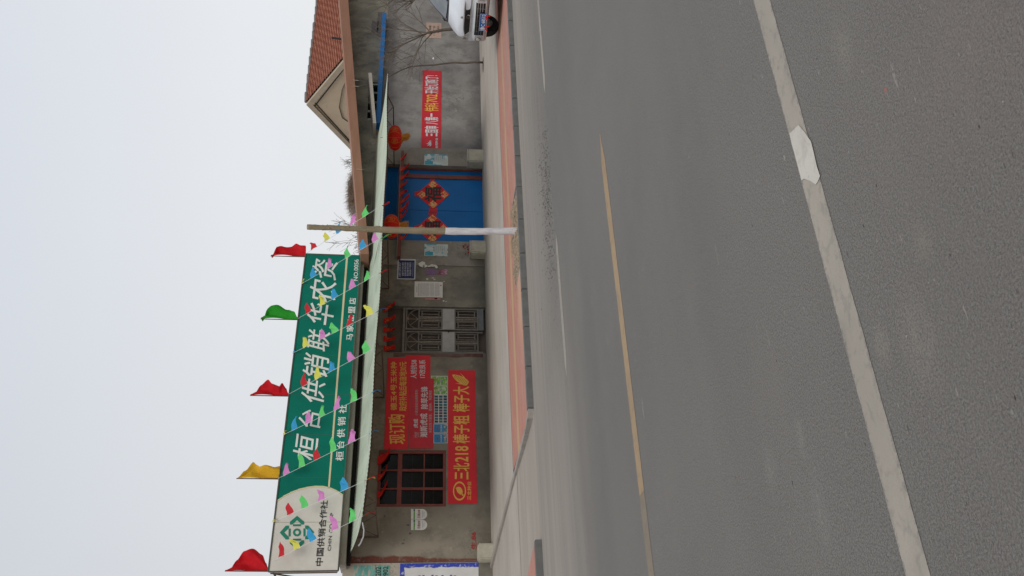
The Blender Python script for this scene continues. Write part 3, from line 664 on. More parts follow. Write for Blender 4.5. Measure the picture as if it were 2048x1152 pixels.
# green face polygon and cream face polygon share the arc
arc = [(553.5,1004),(566,995),(580,987.5),(596,981),(612,977),(628,974.5),(644,974.3),(660,977.5),(674,983.5),(686.5,992)]
def lerp2(a, b, t): return (a[0]+(b[0]-a[0])*t, a[1]+(b[1]-a[1])*t)
MB().prism(front([(612,508), (721.8,512)] + arc[::-1]), (0, .10, 0)).build('green_panel', GRN, sgn)
MB().prism(front([(537,1143)] + arc + [(676,1141)]), (0, .10, 0)).build('cream_panel', SGW, sgn)
mb = MB()
for i in range(len(arc)-1):
    a, b = arc[i], arc[i+1]; mb.add(front([a, b, (b[0]+.5, b[1]-2.6), (a[0]-.2, a[1]-3)], .004), [(0,1,2,3)])
mb.add(front([(656,975),(659.5,975.5),(696.3,511),(692.3,511)], .004), [(0,1,2,3)])
mb.build('gold_line', GOLD, sgn, fix=False)
# edge trim and back frame
tr_ = mat('sign_edge', (.05,.085,.07), (.13,.09,.07), 20, .6)
mb = MB()
mb.tube(front([(536.5,1143.5),(611.5,507.5)]), .016, 6); mb.tube(front([(676.5,1141.5),(722.3,511.5)]), .016, 6); mb.tube(front([(611.5,507.5),(722.3,511.5)]), .014, 6); mb.tube(front([(536.5,1143.5),(676.5,1141.5)]), .014, 6)
mb.build('edge_trim', tr_, sgn)
for yy in (1045, 955, 869, 788, 710, 638, 570):
    t = (1143-yy)/(1143-508); a = lerp2(q[0], q[3], t); b = lerp2(q[1], q[2], t); MB().add(front([(a[0]+1,a[1]-.5),(b[0]-1,b[1]-.5),(b[0]-1,b[1]+.5),(a[0]+1,a[1]+.5)], .002), [(0,1,2,3)]).build('panel_seam', mat('seam', (.03,.11,.085), None, rough=.6) if yy < 1000 else mat('seam_cream', (.35,.33,.28), None), sgn, fix=False)
mb = MB()
for t in [i/9 for i in range(10)]:
    a = SP(*lerp2(q[0], q[3], t)); b = SP(*lerp2(q[1], q[2], t)); a = a + Vector((0,.12,-.02)); b = b + Vector((0,.12,.02))
    mb.tube([a, b], .018, 5); mb.tube([a, Vector((a.x, a.y+.9, 3.12))], .016, 5)
mb.build('support_frame', mat('rust_steel', (.09,.05,.035), (.14,.10,.08), 12, .8), sgn)
ch = [('桓',585,638,872,918),('台',595,643,820,855),('供',601,650,760,805),('销',604,658,710,755),('联',613,660,660,700),('华',612,668,608,648),('农',617,673,560,604),('资',622,675,520,557)]
for s_, xa, xb, ya, yb in ch:
    text_at(MB(), s_, (xb-2.5, yb), (xb+2.5, ya), xb-xa-2, SY, bold=.008, shear=.28, lift=.006, nib=True).build('large_character', SGL, sgn, fix=False)
for s_, xa, ya, yb, h_ in (('桓',687,922,903,16),('台',688,897,882,15),('供',689.5,876,858,16),('销',691,852,834,16),('社',693,827,810,16),('马',705.5,681,668,13),('家',706.5,664,649,14),('加',708,643,631,13),('盟',710,627,613,14),('店',711.5,609,596,14)):
    text_at(MB(), s_, (xa,ya), (xa+1,yb), h_, SY, bold=.022, lift=.006, nib=True).build('small_character', SGL, sgn, fix=False)
words('shop_number', [('NO.0056', (715.5,562), (717.5,519), 8.5)], SGL, sgn, SY, bold=.015, lift=.006)
words('black_lettering', [('中国供销合作社', (645,1132), (656,1001), 14.5)], INK, sgn, SY, bold=.018, lift=.006)
words('latin_lettering', [('CHIN', (661.5,1102), (663.8,1072), 6.5), ('CO–OP', (664.3,1066), (667,1026), 6.5)], INK, sgn, SY, bold=.008, lift=.006)
# emblem: four chevrons and a linked centre
LG = mat('emblem_green', (.01,.20,.13), None, rough=.5)
cen = SP(594, 1065); mb = MB(); R_ = .31
ux = (SP(594,1055)-SP(594,1075)).normalized(); uz = Vector((0,0,1))
def lp(u, v): return cen + ux*u*R_ + uz*v*R_ + Vector((0,-.006,0))
for k in range(4):
    ca, sa = cos(k*pi/2), sin(k*pi/2)
    def rr(u, v): return lp(u*ca - v*sa, u*sa + v*ca)
    mb.add([rr(-.42,.48), rr(-.42,.66), rr(0,1.02), rr(.42,.66), rr(.42,.48), rr(.28,.48), rr(0,.76), rr(-.28,.48)], [(0,1,7),(1,2,6,7),(2,3,5,6),(3,4,5)])
    mb.add([rr(-.24,.38), rr(.24,.38), rr(.24,.50), rr(-.24,.50)], [(0,1,2,3)])
for k in range(20):
    a0, a1 = 2*pi*k/20, 2*pi*(k+1)/20; mb.add([lp(.12*cos(a0),.12*sin(a0)), lp(.24*cos(a0),.24*sin(a0)), lp(.24*cos(a1),.24*sin(a1)), lp(.12*cos(a1),.12*sin(a1))], [(0,1,2,3)])
mb.build('emblem', LG, sgn, fix=False)
# odd bracket at the left end of the sign
MB().tube([SP(545,1141)+Vector((0,.05,0)), SP(547,1146)+Vector((0,.3,0)), SP(552,1175)+Vector((0,.3,0))], .02, 6).build('side_stay', tr_, sgn)

# =================================================================== AWNING
AX0, AX1 = 4.52, 14.72
g = G('awning_fibreglass', .55, .3)
n1 = g.noise(2.2, 6, st=(1, .25, 1)); c = g.mix(g.rng(n1, .3, .7), (.44, .50, .39), (.54, .60, .48)); c = g.mix(g.rng(g.noise(9, 5, st=(1,.12,1)), .5, .75, 0, .5), c, (.36,.39,.31))
AW = g.col(c)
tr = g.n.new('ShaderNodeBsdfTranslucent'); g.l.new(c, tr.inputs[0]); ms = g.n.new('ShaderNodeMixShader'); ms.inputs[0].default_value = .12
g.l.new(g.b.outputs[0], ms.inputs[1]); g.l.new(tr.outputs[0], ms.inputs[2]); g.l.new(ms.outputs[0], g.n['Material Output'].inputs[0])
def lin_(tab, x_):
    if x_ <= tab[0][0]: return tab[0][1]
    for (a, b), (c_, d) in zip(tab[:-1], tab[1:]):
        if a <= x_ <= c_: return b + (d-b)*(x_-a)/(c_-a)
    return tab[-1][1]
AWZ = [(4.5,2.90),(5.5,2.875),(6.6,2.85),(9.7,2.86),(13,2.845),(14.8,2.84)]
AOZ = [(4.5,2.52),(5.7,2.46),(7.0,2.445),(8.7,2.43),(10.1,2.42),(11.1,2.42),(12.4,2.43),(14.8,2.48)]
def aw_z(X, t):   # t: 0 wall .. 1 outer edge
    zw = lin_(AWZ, X); zo = lin_(AOZ, X) + .012*sin(X*1.9)
    return zw + (zo-zw)*t - .035*sin(pi*t)
def aw_y(X, t):
    yo = 14.63 + .03*sin(X*3); return WY-.01 + (yo-WY+.01)*t
mb = MB(); nx, ny = 680, 8; vs = []
for j in range(ny+1):
    for i in range(nx+1):
        X = AX0 + (AX1-AX0)*i/nx; t = j/ny
        vs.append((X, aw_y(X, t), aw_z(X, t) + .0055*sin(X*2*pi/.075)))
mb.add(vs, [(j*(nx+1)+i, j*(nx+1)+i+1, (j+1)*(nx+1)+i+1, (j+1)*(nx+1)+i) for j in range(ny) for i in range(nx)])
awn = thing('awning', 'pale green corrugated awning over the shopfront and gate', 'awning', (AX0, WY, 2.8))
mb.build('corrugated_sheet', AW, awn, fix=False, smooth=True)
RS = MC['rust_steel']
def bracket(X):
    b = MB(); zo = aw_z(X, .95)-.03
    A = (X, WY-.015, aw_z(X, 0)-.05); B = (X, WY-.015, 2.36); Cc = (X, 15.07, 2.34); D = (X, 14.72, zo)
    for p, q_, r in ((A,B,.016),(B,Cc,.014),(Cc,D,.014),(A,D,.012)): b.tube([p, q_], r, 5)
    zt_ = lambda y: A[2] + (zo-A[2])*(WY-y)/(WY-14.72)
    for y1, y2 in ((15.07,15.4),(15.8,15.4+.0),(15.8,16.5),(17.15,16.5)): b.tube([(X,y1,2.35),(X,y2,zt_(y2))], .008, 5)
    b.build('bracket', RS, awn)
for X in (4.9, 7.85, 10.55, 14.1): bracket(X)
mb = MB()
for t in (.25, .55, .93): mb.tube([(AX0+.1+ (AX1-AX0-.2)*i/24, aw_y(5, t), aw_z(AX0+.1+(AX1-AX0-.2)*i/24, t)-.028) for i in range(25)], .012, 5)
mb.build('purlin', RS, awn)
# loose cable hanging from the awning's left end
o = MB().tube([ay(729+k*.0+a_, b_, 14.7) for k, (a_, b_) in enumerate(((-4,1045),(-1,1060),(-2,1073),(-8,1087),(-12,1092)))], .012, 6).build('cable', mat('cable_grey', (.42,.42,.42), None))
tag(o, 'pale cable looping under the left end of the awning', 'cable')

# =================================================================== BANNERS AND POSTERS
def sheet_thing(name, label, cat, p0, p1, Y, m_, t=.004, group=None):
    a = ay(*p0, Y); b = ay(*p1, Y)
    th = thing(name, label, cat, ((a.x+b.x)/2, Y, min(a.z, b.z)), group)
    rect(MB(), p0, p1, Y, t).build('sheet', m_, th); return th
Yb = WY - .004
b2 = sheet_thing('banner', 'short red banner ending in 58 in white, beside the metal door', 'banner', (809,790), (861,711), Yb, BAN)
words('white_text', [('人矫抗58', (834,757.5), (834,720), 13), ('17改良系', (851,756), (851,720), 13)], WHT, b2, Yb-.004, bold=.02)
b1 = sheet_thing('banner', 'red banner with large yellow characters right of the window, topmost of three', 'banner', (768,898), (821,716), Yb-.006, BAN)
words('yellow_text', [('现订购', (811,888), (809,829), 33), ('德玉4号玉米种', (793.5,821), (793.5,724), 12.5), ('政府补贴后每亩地30元', (813.5,822), (813.5,724), 15.5)], YEL, b1, Yb-.010, bold=.018)
b3 = sheet_thing('banner', 'red banner with white herbicide advert below the yellow lettered one', 'banner', (817.5,897), (868,757), Yb-.012, BAN2)
words('white_text', [('瀚斯虎成', (855,875), (855,827), 15), ('除草先锋', (856,818), (856,773), 14.5), ('虎成', (836,856), (836,838), 9)], WHT, b3, Yb-.016, bold=.02)
words('small_text', [('小麦田苗后全局除草剂', (836,831), (836,780), 6), ('禾阔双除 对恶麦、 猪殃殃、 荠菜特效', (864,866), (864,781), 6.5), ('Host', (835,875), (835,864), 8, dict(shear=.5)), ('瀚斯生物', (838.5,875), (838.5,865), 2.6)], PINKW, b3, Yb-.016, bold=.008)
b4 = sheet_thing('banner', 'long red banner below the window with yellow text and a corn cob', 'banner', (896,1008), (950,741), Yb-.006, BAN)
words('yellow_text', [('三北', (939,959), (939,926), 32), ('218', (937,924), (937,892), 27), ('棒子粗', (939,887), (939,831), 33), ('棒子大', (939,824), (939,773), 33), ('三北种业', (942.5,1000), (942.5,963), 8)], YEL, b4, Yb-.010, bold=.02)
mb = MB(); cen = ay(919, 982, Yb-.010); a_, b_ = abs(ay(919,963,Yb).x-ay(919,1001,Yb).x)/2, abs(ay(906,980,Yb).z-ay(932,980,Yb).z)/2
for k in range(36):
    t0, t1 = 2*pi*k/36, 2*pi*(k+1)/36
    P_ = lambda t, s: cen + Vector((a_*s*cos(t), -.004, b_*s*sin(t)))
    mb.add([P_(t0,1), P_(t1,1), P_(t1,.83), P_(t0,.83)], [(0,1,2,3)])
shape = [(.35,.55),(.5,.2),(.42,-.15),(.2,-.35),(-.1,-.45),(-.35,-.4),(-.45,-.15),(-.3,.1),(-.15,.3),(.1,.4)]
mb.add([cen+Vector((u*a_*.9, -.004, v*b_*1.1)) for u, v in shape], [tuple(range(len(shape)))])
mb.add([cen+Vector((a_*(-.42+.1*cos(t)), -.0045, b_*(-.5+.14*sin(t)))) for t in [k*pi/6 for k in range(12)]], [tuple(range(12))])
mb.build('leaf_logo', YEL, b4, fix=False)
mb = MB(); ca = ay(936, 768, Yb-.010); cb_ = ay(905, 750, Yb-.010); ax = cb_-ca; nx_ = Vector((-ax.z, 0, ax.x)).normalized()
prof = [(0,.0),(.02,.05),(.15,.075),(.4,.085),(.65,.07),(.85,.045),(1,.012)]
top = [ca+ax*t+nx_*w_+Vector((0,-.004,0)) for t, w_ in prof]; bot = [ca+ax*t-nx_*w_+Vector((0,-.004,0)) for t, w_ in prof]
mb.add(top+bot[::-1], [tuple(range(14))])
mb.add([ca+Vector((0,-.005,0)), ca+ax*.35+nx_*.1+Vector((0,-.005,0)), ca+ax*.62+nx_*.14+Vector((0,-.005,0)), ca+ax*.3+nx_*.07+Vector((0,-.005,0))], [(0,1,2,3)])
mb.add([ca+Vector((0,-.005,0)), ca+ax*.4-nx_*.1+Vector((0,-.005,0)), ca+ax*.75-nx_*.13+Vector((0,-.005,0)), ca+ax*.35-nx_*.07+Vector((0,-.005,0))], [(0,1,2,3)])
mb.build('corn_cob', YEL, b4, fix=False)
mb = MB()
for i in range(9):
    for j in (-2,-1,0,1,2):
        p = ca + ax*(.12+i*.09) + nx_*j*.026*(1-.05*i) + Vector((0,-.0065,0))
        s_ = .008; mb.add([p+Vector((-s_,0,-s_*.6)), p+Vector((s_,0,-s_*.6)), p+Vector((s_,0,s_*.6)), p+Vector((-s_,0,s_*.6))], [(0,1,2,3)])
mb.build('corn_kernels', mat('kernel_red', (.34,.10,.015), None), b4, fix=False)['kind'] = 'stuff'
b5 = sheet_thing('banner', 'red cloth banner alone on the bare grey wall right of the gate', 'banner', (842,302), (883,142), Yb, BAN2)
words('white_text', [('三国审', (877,273), (877,252), 28), ('八第一', (877,249), (877,227), 28), ('开始订购了!', (877,187), (877,151), 28), ('金苑种业', (876,297), (876,276), 5.5), ('金苑', (862.5,292), (862.5,281), 4)], WHT, b5, Yb-.004, bold=.03)
words('yellow_text', [('伟科', (877,223), (877,206), 28), ('702', (875,205), (875,189), 22)], YEL, b5, Yb-.004, bold=.018)
mb = MB(); cen = ay(858, 288, Yb-.006)
for k, (a0, ln) in enumerate(((-1.1,.10),(-.5,.13),(0.05,.14),(.6,.12),(1.1,.09))):
    d = Vector((sin(a0), 0, cos(a0))); nn_ = Vector((d.z,0,-d.x)); s = cen + Vector((0,-.003,-.06)); mb.add([s, s+d*ln*.5+nn_*.016, s+d*ln, s+d*ln*.5-nn_*.016], [(0,1,2,3)])
mb.build('plant_logo', WHT, b5, fix=False)
# printed leaflets -------------------------------------------------
def printmat(name, cols_, sc, st=(1,1,1), mortar=None):
    g = G(name, .55, .35); v = g.vor(sc, 'Color', st); q_ = g.n.new('ShaderNodeSeparateColor'); g.l.new(v, q_.inputs[0])
    r = g.n.new('ShaderNodeValToRGB'); g.l.new(q_.outputs[0], r.inputs[0]); r.color_ramp.interpolation = 'CONSTANT'
    els = r.color_ramp.elements; els[0].color = (*cols_[0],1); els[1].position = .999; els[1].color = (*cols_[-1],1)
    for i, c_ in enumerate(cols_[1:]): e_ = els.new((i+1)/len(cols_)); e_.color = (*c_,1)
    return g.col(g.mix(g.rng(g.noise(30,3), .3, .7, 0, .15), r.outputs[0], cols_[0]))
PG = printmat('print_green', [(.20,.40,.06),(.25,.46,.10),(.32,.50,.16),(.12,.34,.10),(.55,.6,.4)], 22, (1,1,1.6))
PBl = printmat('print_blue', [(.015,.22,.46),(.02,.26,.50),(.015,.22,.46),(.02,.20,.42)], 9)
def leaflet(p0, p1, m_, label, Y=Yb, border=True):
    th = sheet_thing('leaflet', label, 'leaflet', p0, p1, Y, PAPER if border else m_, .003, 'printed leaflets pasted between the red banners')
    if border: rect(MB(), (p0[0]+1, p0[1]-1), (p1[0]-1, p1[1]+1), Y-.004, .001).build('print', m_, th)
    return th
for (ya, yb, lab) in ((770.5,752,'green farm leaflet left of bare plaster, rightmost in the row under the banners'), (789.5,771.5,'green farm leaflet next to the sheet of small pictures')):
    th = leaflet((862,ya), (895.5,yb), PG, lab)
    MB().lathe([(.001,-.007),(.035,-.006),(.04,-.004)], ay(882, (ya+yb)/2, Yb), 14, 'Y').build('round_print', mat('round_grey', (.2,.24,.22), (.5,.5,.5), 60), th)
    words('red_print', [('农资', (873,(ya+yb)/2+5), (873,(ya+yb)/2-5), 3)], mat('print_redink', (.45,.1,.05), None), th, Yb-.006, bold=.01)
th = leaflet((868,846.5), (895.5,790), PAPER, 'white sheet printed with rows of small square pictures', border=False)
cm = [mat('tile_print_%d' % i, c_, tuple(k*.5 for k in c_), 60, .5) for i, c_ in enumerate(((.03,.12,.16),(.05,.2,.22),(.16,.08,.16),(.03,.07,.10),(.08,.16,.2)))]
for i in range(10):
    for j in range(3):
        ya = 845.4 - i*5.55; xa = 869.2 + j*8.8 if True else 0
        rect(MB(), (xa, ya), (xa+7.2, ya-4.5), Yb-.0035, .001).build('picture', cm[random.randrange(5)], th)
for (ya, yb, lab) in ((866,847.5,'blue leaflet touching the sheet of small pictures'), (886.5,867.5,'blue leaflet nearest the window, leftmost of the leaflet row')):
    th = leaflet((867,ya), (895.5,yb), PBl, lab); m_ = (ya+yb)/2
    rect(MB(), (887.5,ya-1), (894.5,yb+1), Yb-.0055, .001).build('photo_strip', printmat('print_photo', [(.5,.3,.32),(.1,.3,.3),(.08,.2,.25),(.55,.5,.5)], 30), th)
    words('white_text', [('农业植保', (884,m_+7), (884,m_-7), 3.2), ], WHT, th, Yb-.0055, bold=.02); words('red_print', [('植保', (877,m_+3.5), (877,m_-3.5), 3.6)], mat('print_redink', (.45,.1,.05)), th, Yb-.0055, bold=.02)
# pair of rounded stickers
th = thing('rounded_sticker', 'pair of white and green stickers with rounded feet left of the window', 'sticker', tuple(ay(854,1040,Yb)))
for (ya, yb) in ((1060,1039.5),(1039,1018)):
    m_ = (ya+yb)/2; pts = [(822,ya),(822,yb)] + [(844 + 10.5*cos(t), m_ - (ya-yb)/2*sin(t)) for t in [pi/2 - k*pi/10 for k in range(11)]]
    quad(MB(), pts, Yb, .003).build('sticker_sheet', PAPER, th)
    rect(MB(), (827,ya-.3), (830,yb+5), Yb-.0035, .001).build('green_band', mat('band_green', (.12,.33,.06), None), th)
    rect(MB(), (827,yb+4.5), (830,yb+.3), Yb-.0035, .001).build('dark_band', mat('band_dark', (.03,.12,.08), None), th)
    words('red_text', [('三北218', (840.5,ya-2), (840.5,yb+2), 5.5)], mat('print_maroon', (.30,.03,.04), None), th, Yb-.003, bold=.03)
    mb = MB()
    for px, t_ in ((844.5,3),(847.5,6)): rect(mb, (px,ya-t_), (px+.8,yb+t_), Yb-.0035, .001)
    mb.build('text_line', mat('grey_ink', (.2,.25,.3), None), th)
# blue regulations plaque
th = sheet_thing('plaque', 'dark blue enamel plaque with white border and rows of text', 'plaque', (794,558.5), (831.5,519), WY-.001, mat('plaque_white', (.6,.62,.64), None, rough=.35), .012)
rect(MB(), (796.3,556.5), (829.3,521), WY-.0145, .001).build('blue_field', mat('plaque_blue', (.012,.015,.11), None, rough=.35), th)
tx = MB()
text_at(tx, '文明村 五好家 新风户', (802,554), (802,524), 5, WY-.0155, bold=.02, lift=.002)
for i, s_ in enumerate(('爱国守法 明礼诚信', '团结友善 勤俭自强', '敬业奉献 移风易俗', '邻里和睦 环境整洁')): text_at(tx, s_, (807.6+i*5, 552), (807.6+i*5, 525), 4, WY-.0155, bold=.02, lift=.002)
tx.build('white_text', mat('enamel_text', (.5,.52,.58), None), th, fix=False)
rect(MB(), (824.5,553), (827.2,525), WY-.0165, .001).build('text_line', mat('enamel_dim', (.16,.17,.3), None), th)
# notice sheet
th = sheet_thing('notice', 'large white typed notice sheet pasted on the dark plaster', 'notice', (828.5,594.5), (885.5,564), Yb, PAPER)
mb = MB()
for i in range(30):
    px = 839 + i*1.35; 
    if i in (15, 22): continue
    y_ = 591.5
    while y_ > 567:
        ln = random.uniform(.8, 3.5); rect(mb, (px, y_), (px+.55, max(566.5, y_-ln)), Yb-.0045, .0005); y_ -= ln + .35
rect(mb, (833,585), (834.3,573), Yb-.0045, .0005); rect(mb, (836,592), (837.6,567), Yb-.0045, .0005)
o = mb.build('typed_lines', mat('type_grey', (.33,.32,.31), None), th); o['kind'] = 'stuff'
rect(MB(), (880.5,572), (883,569.5), Yb-.0045, .001).build('red_stamp', mat('stamp_red', (.45,.12,.12), None), th)
th = sheet_thing('paper_slip', 'narrow pink paper slip showing beneath the typed notice', 'paper', (850,599.8), (881,594.9), Yb, mat('paper_pink', (.48,.25,.22), (.4,.2,.18), 20))
rect(MB(), (869,598.5), (874.5,595.5), Yb-.0045, .001).build('dark_blot', mat('blot', (.10,.01,.015), None), th)
o = thing('leaflet', 'purple and crimson leaflet with a small portrait below the blue plaque', 'leaflet', tuple(ay(895,543,Yb)))
rect(MB(), (852.5,549), (872,538.5), Yb, .003).build('purple_field', mat('pr_purple', (.20,.10,.24), (.28,.16,.3), 40), o)
rect(MB(), (872,549), (889,538.5), Yb, .003).build('crimson_field', printmat('pr_crimson', [(.35,.03,.10),(.3,.05,.14),(.18,.10,.2),(.4,.2,.25)], 26), o)
rect(MB(), (872,546.5), (877,540), Yb-.0035, .001).build('grey_photo', mat('pr_grey', (.16,.19,.16), None), o)
rect(MB(), (877.5,545), (882.5,540.5), Yb-.0035, .001).build('portrait_photo', mat('pr_skin', (.35,.17,.12), (.08,.03,.03), 30), o)
rect(MB(), (889,549), (894.5,538.5), Yb, .003).build('pale_edge', mat('pr_edge', (.55,.45,.5), (.3,.05,.12), 50), o)
# torn paper remains
def blob(mb, cx, cy, rx_, ry_, seed, Y=Yb, n=20, lift=0):
    pts = []
    for k in range(n):
        a = 2*pi*k/n; r = 1 + .55*noise.noise(Vector((cos(a)*1.7+seed, sin(a)*1.7, seed)))+.15*noise.noise(Vector((cos(a)*6, sin(a)*6, seed)))
        pts.append((cx + rx_*r*cos(a), cy + ry_*r*sin(a)))
    mb.prism([ay(*p, Y-lift) for p in pts], (0,-.002,0))
th = thing('torn_paper', 'torn white poster remnants stuck beside the blue plaque', 'torn poster', tuple(ay(878,530,Yb)))
mb = MB()
for a in ((844,529,6.5,5,1),(850,533,5,2.6,2),(858,533,3,1.6,3),(864,531.5,4,2.2,4),(869,532,4,2,8),(873,535,2.6,2.2,6)): blob(mb, *a)
for v in mb.v: v.y -= .012
mb.build('paper_remnant', PAPER, th)
mb = MB()
for a in ((854.5,558,2.6,1.2,5),(866,556,3,.8,7),(869,559,2,1,9),(888,563,1.2,1,3),(887,602,2,1.2,2),(892,603,1.4,.8,12)): blob(mb, *a, n=10)
tag(mb.build('paper_scraps', PAPER), 'tiny white paper scraps around the typed notice', 'paper scraps')
# teal posters on both gate pillars
PT = printmat('print_teal', [(.50,.56,.54),(.07,.30,.38),(.5,.55,.5),(.55,.60,.57),(.10,.36,.42),(.5,.5,.5)], 16, (1,1,.6))
for (ya, yb, Yy, lab) in ((511.5,489,WY-.013,'teal and white poster on the left pillar of the blue gate'), (330,309.5,WY-.031,'teal and white poster on the right pillar of the blue gate')):
    th = thing('poster', lab, 'poster', tuple(ay(896,(ya+yb)/2,Yy)), 'teal posters on the gate pillars'); m_ = (ya+yb)/2
    rect(MB(), (848.5,ya), (896,yb), Yy, .003).build('sheet', PT, th)
    rect(MB(), (850,ya-1), (866,ya-8), Yy-.0035, .001).build('teal_field', mat('teal_solid', (.04,.28,.38), (.10,.36,.44), 30), th)
    rect(MB(), (868,ya-6), (884,yb+2), Yy-.0035, .001).build('pale_field', mat('pale_print', (.50,.53,.46), (.45,.5,.47), 18), th)
    rect(MB(), (886,ya-2), (894.5,yb+8), Yy-.0035, .001).build('pale_field', mat('pale_print', (.52,.55,.5)), th)
    mb = MB()
    for k in range(6): rect(mb, (868+k*4, ya-8-(k % 2)*2), (868.8+k*4, yb+3), Yy-.005, .001)
    mb.build('text_line', mat('grey_ink', (.1,.1,.1)), th)
o = thing('poster', 'purple and pink leaflet edge peeping under the lone red banner', 'poster', tuple(ay(880,305,Yb)))
rect(MB(), (841,309), (881,301), Yb, .002).build('sheet', printmat('pr_mix', [(.28,.2,.34),(.4,.3,.4),(.35,.08,.16),(.08,.12,.12),(.3,.3,.4)], 20), o)
# teal phone poster on the neighbour wall, blue-bordered panel already built
o = thing('poster', 'faded teal poster with long phone numbers at the far left', 'poster', tuple(ay(783,1140,WY)))
rect(MB(), (704,1200), (779,1131), WY+.009, .006).build('sheet', printmat('pr_fadedteal', [(.13,.33,.28),(.18,.40,.34),(.42,.40,.34),(.12,.34,.28),(.16,.36,.32)], 14, (.6,1,2.2)), o)
words('phone_number', [('2066202', (762,1178), (762,1134), 11), ('2029902', (776,1178), (776,1133), 10)], mat('number_ink', (.04,.05,.04), None), o, WY+.002, bold=.01)
rect(MB(), (777,1200), (780,1131.5), WY+.002, .001).build('green_edge', mat('edge_teal', (.25,.5,.42), None), o)
# pink notice near the van
th = sheet_thing('notice', 'salmon pink handwritten notice on the wall behind the white van', 'notice', (852,75.5), (883,46.5), Yb, mat('paper_salmon', (.50,.36,.29), (.44,.31,.25), 12))
words('ink_text', [('出租房屋', (862.5,71), (862.5,51), 4.5), ('门面厂房', (870.5,71), (870.5,52), 4.5), ('电话联系', (878.5,66), (878.5,52), 4)], INK, th, Yb-.004, bold=.0)
# red painted numerals
RP = mat('spray_red', (.36, .03, .025), (.25,.02,.02), 30, .7)
words('painted_numeral', [('生.86', (953,1099), (952,1064), 11)], RP, shop, WY, bold=.035, lift=.002)
mb = MB()
for a in ((927,493,2,2.6,1),(931,490,3,1,2),(935,494,2.2,2,3),(939,491,1.6,3,6),(930,497,1.4,1,5),(936,499,2,1.8,7),(937,505,2.2,1.6,8),(931,508,1.5,1.5,4)): blob(mb, *a, Y=WY-.012, n=12)
mb.build('paint_mark', RP, shop)
# small stains on the shop wall, right wall
mb = MB()
for a in ((816,1050,3,1.6,1),(820,1067,3,2,2),(806,1087,3.4,1.6,3),(769,1032,2,2.2,5),(808,1080,2,1,8)): blob(mb, *a, Y=WY-.001, n=12)
mb.build('stain', mat('stain_ink', (.09,.085,.095), (.13,.12,.11), 20), shop)

# =================================================================== RED DOOR PAPERS
def red_paper(px, py, Y, w_, h_, label, group, bend=.12, lean=0., gold=True, seed=0):
    p = ay(px, py, Y); r = random.Random(seed)
    th = thing('red_paper_charm', label, 'paper charm', tuple(p), group)
    nx, nz = 6, 8; vs = []
    for j in range(nz+1):
        t = j/nz
        for i in range(nx+1):
            s = i/nx-.5
            wd = w_*(1 - (.15+.5*((seed*37)%10)/10)*t + .12*sin(t*5+seed)); zz_ = -h_*t*(1-.12*abs(s))
            vs.append(p + Vector((s*wd + lean*t*t*h_*(1.0+.07*((seed*53)%9)) + .015*sin(t*6+seed), -.01 - bend*t*t*(1+.6*sin(s*7+seed)) - .02*cos(s*12+seed)*t, zz_)))
    MB().add(vs, [(j*(nx+1)+i, j*(nx+1)+i+1, (j+1)*(nx+1)+i+1, (j+1)*(nx+1)+i) for j in range(nz) for i in range(nx)]).build('paper_flap', REDP, th, fix=False, smooth=True)
    if gold:
        mb = MB(); off = Vector((0,-.006,0))
        for (j, i) in ((2,2),(2,3),(3,2),(4,3),(3,4),(1,1),(1,4),(5,2)):
            ids = (j*(nx+1)+i, j*(nx+1)+i+1, (j+1)*(nx+1)+i+1, (j+1)*(nx+1)+i); cc_ = sum((vs[k] for k in ids), Vector())/4
            f_ = r.uniform(.35,.75); mb.add([cc_+(vs[k]-cc_)*f_+off for k in ids], [(0,1,2,3)])
        mb.build('gold_print', GOLDP, th, fix=False)
for k, (py, lab) in enumerate(((922,'red paper charm at the right end of the window head'),(957,'red paper charm in the middle of the window head'),(990,'red paper charm at the left end of the window head'))):
    red_paper(755 + k*(-.5), py, WY-.02, .13+.05*(k == 0), .20+.05*(k == 0), lab, 'red papers over the window', .05, .8, k == 1, k)
for k, (py, lab) in enumerate(((620,'twisted red paper charm at the right end over the metal door'),(643,'red and gold paper charm right of the middle over the metal door'),(661,'red and gold paper charm left of the middle over the metal door'),(680,'red and gold paper charm second from the left over the metal door'),(696,'red and gold paper charm at the left end over the metal door'))):
    if k == 3: py = 678
    red_paper(767, py, WY-.02, .13, .26, lab, 'red papers over the metal door', .05, (.5,.35,.1,.0,.0)[k], True, k+5)
gl_ = ['red paper charm at the far left of the gate lintel', 'red paper charm beside the left lantern on the gate lintel', 'red paper charm above the seam of the gate leaves', 'red paper charm right of the gate seam', 'red paper charm over the middle of the right gate leaf', 'red paper charm over the right diamond', 'red and gold paper charm at the brown gate post', 'red and gold paper charm over the right gate reveal', 'bare red paper strip at the right end of the lintel']
for k, (py, lab) in enumerate(zip((478,434,420,404,389,374,357,339,318), gl_)):
    red_paper(799, py, WY-.175, .10+.012*((k*7)%5), .18+.02*((k*5)%4), lab, 'red papers along the gate lintel', .05, .45+.12*((k*3)%4), k != 8, k+20)
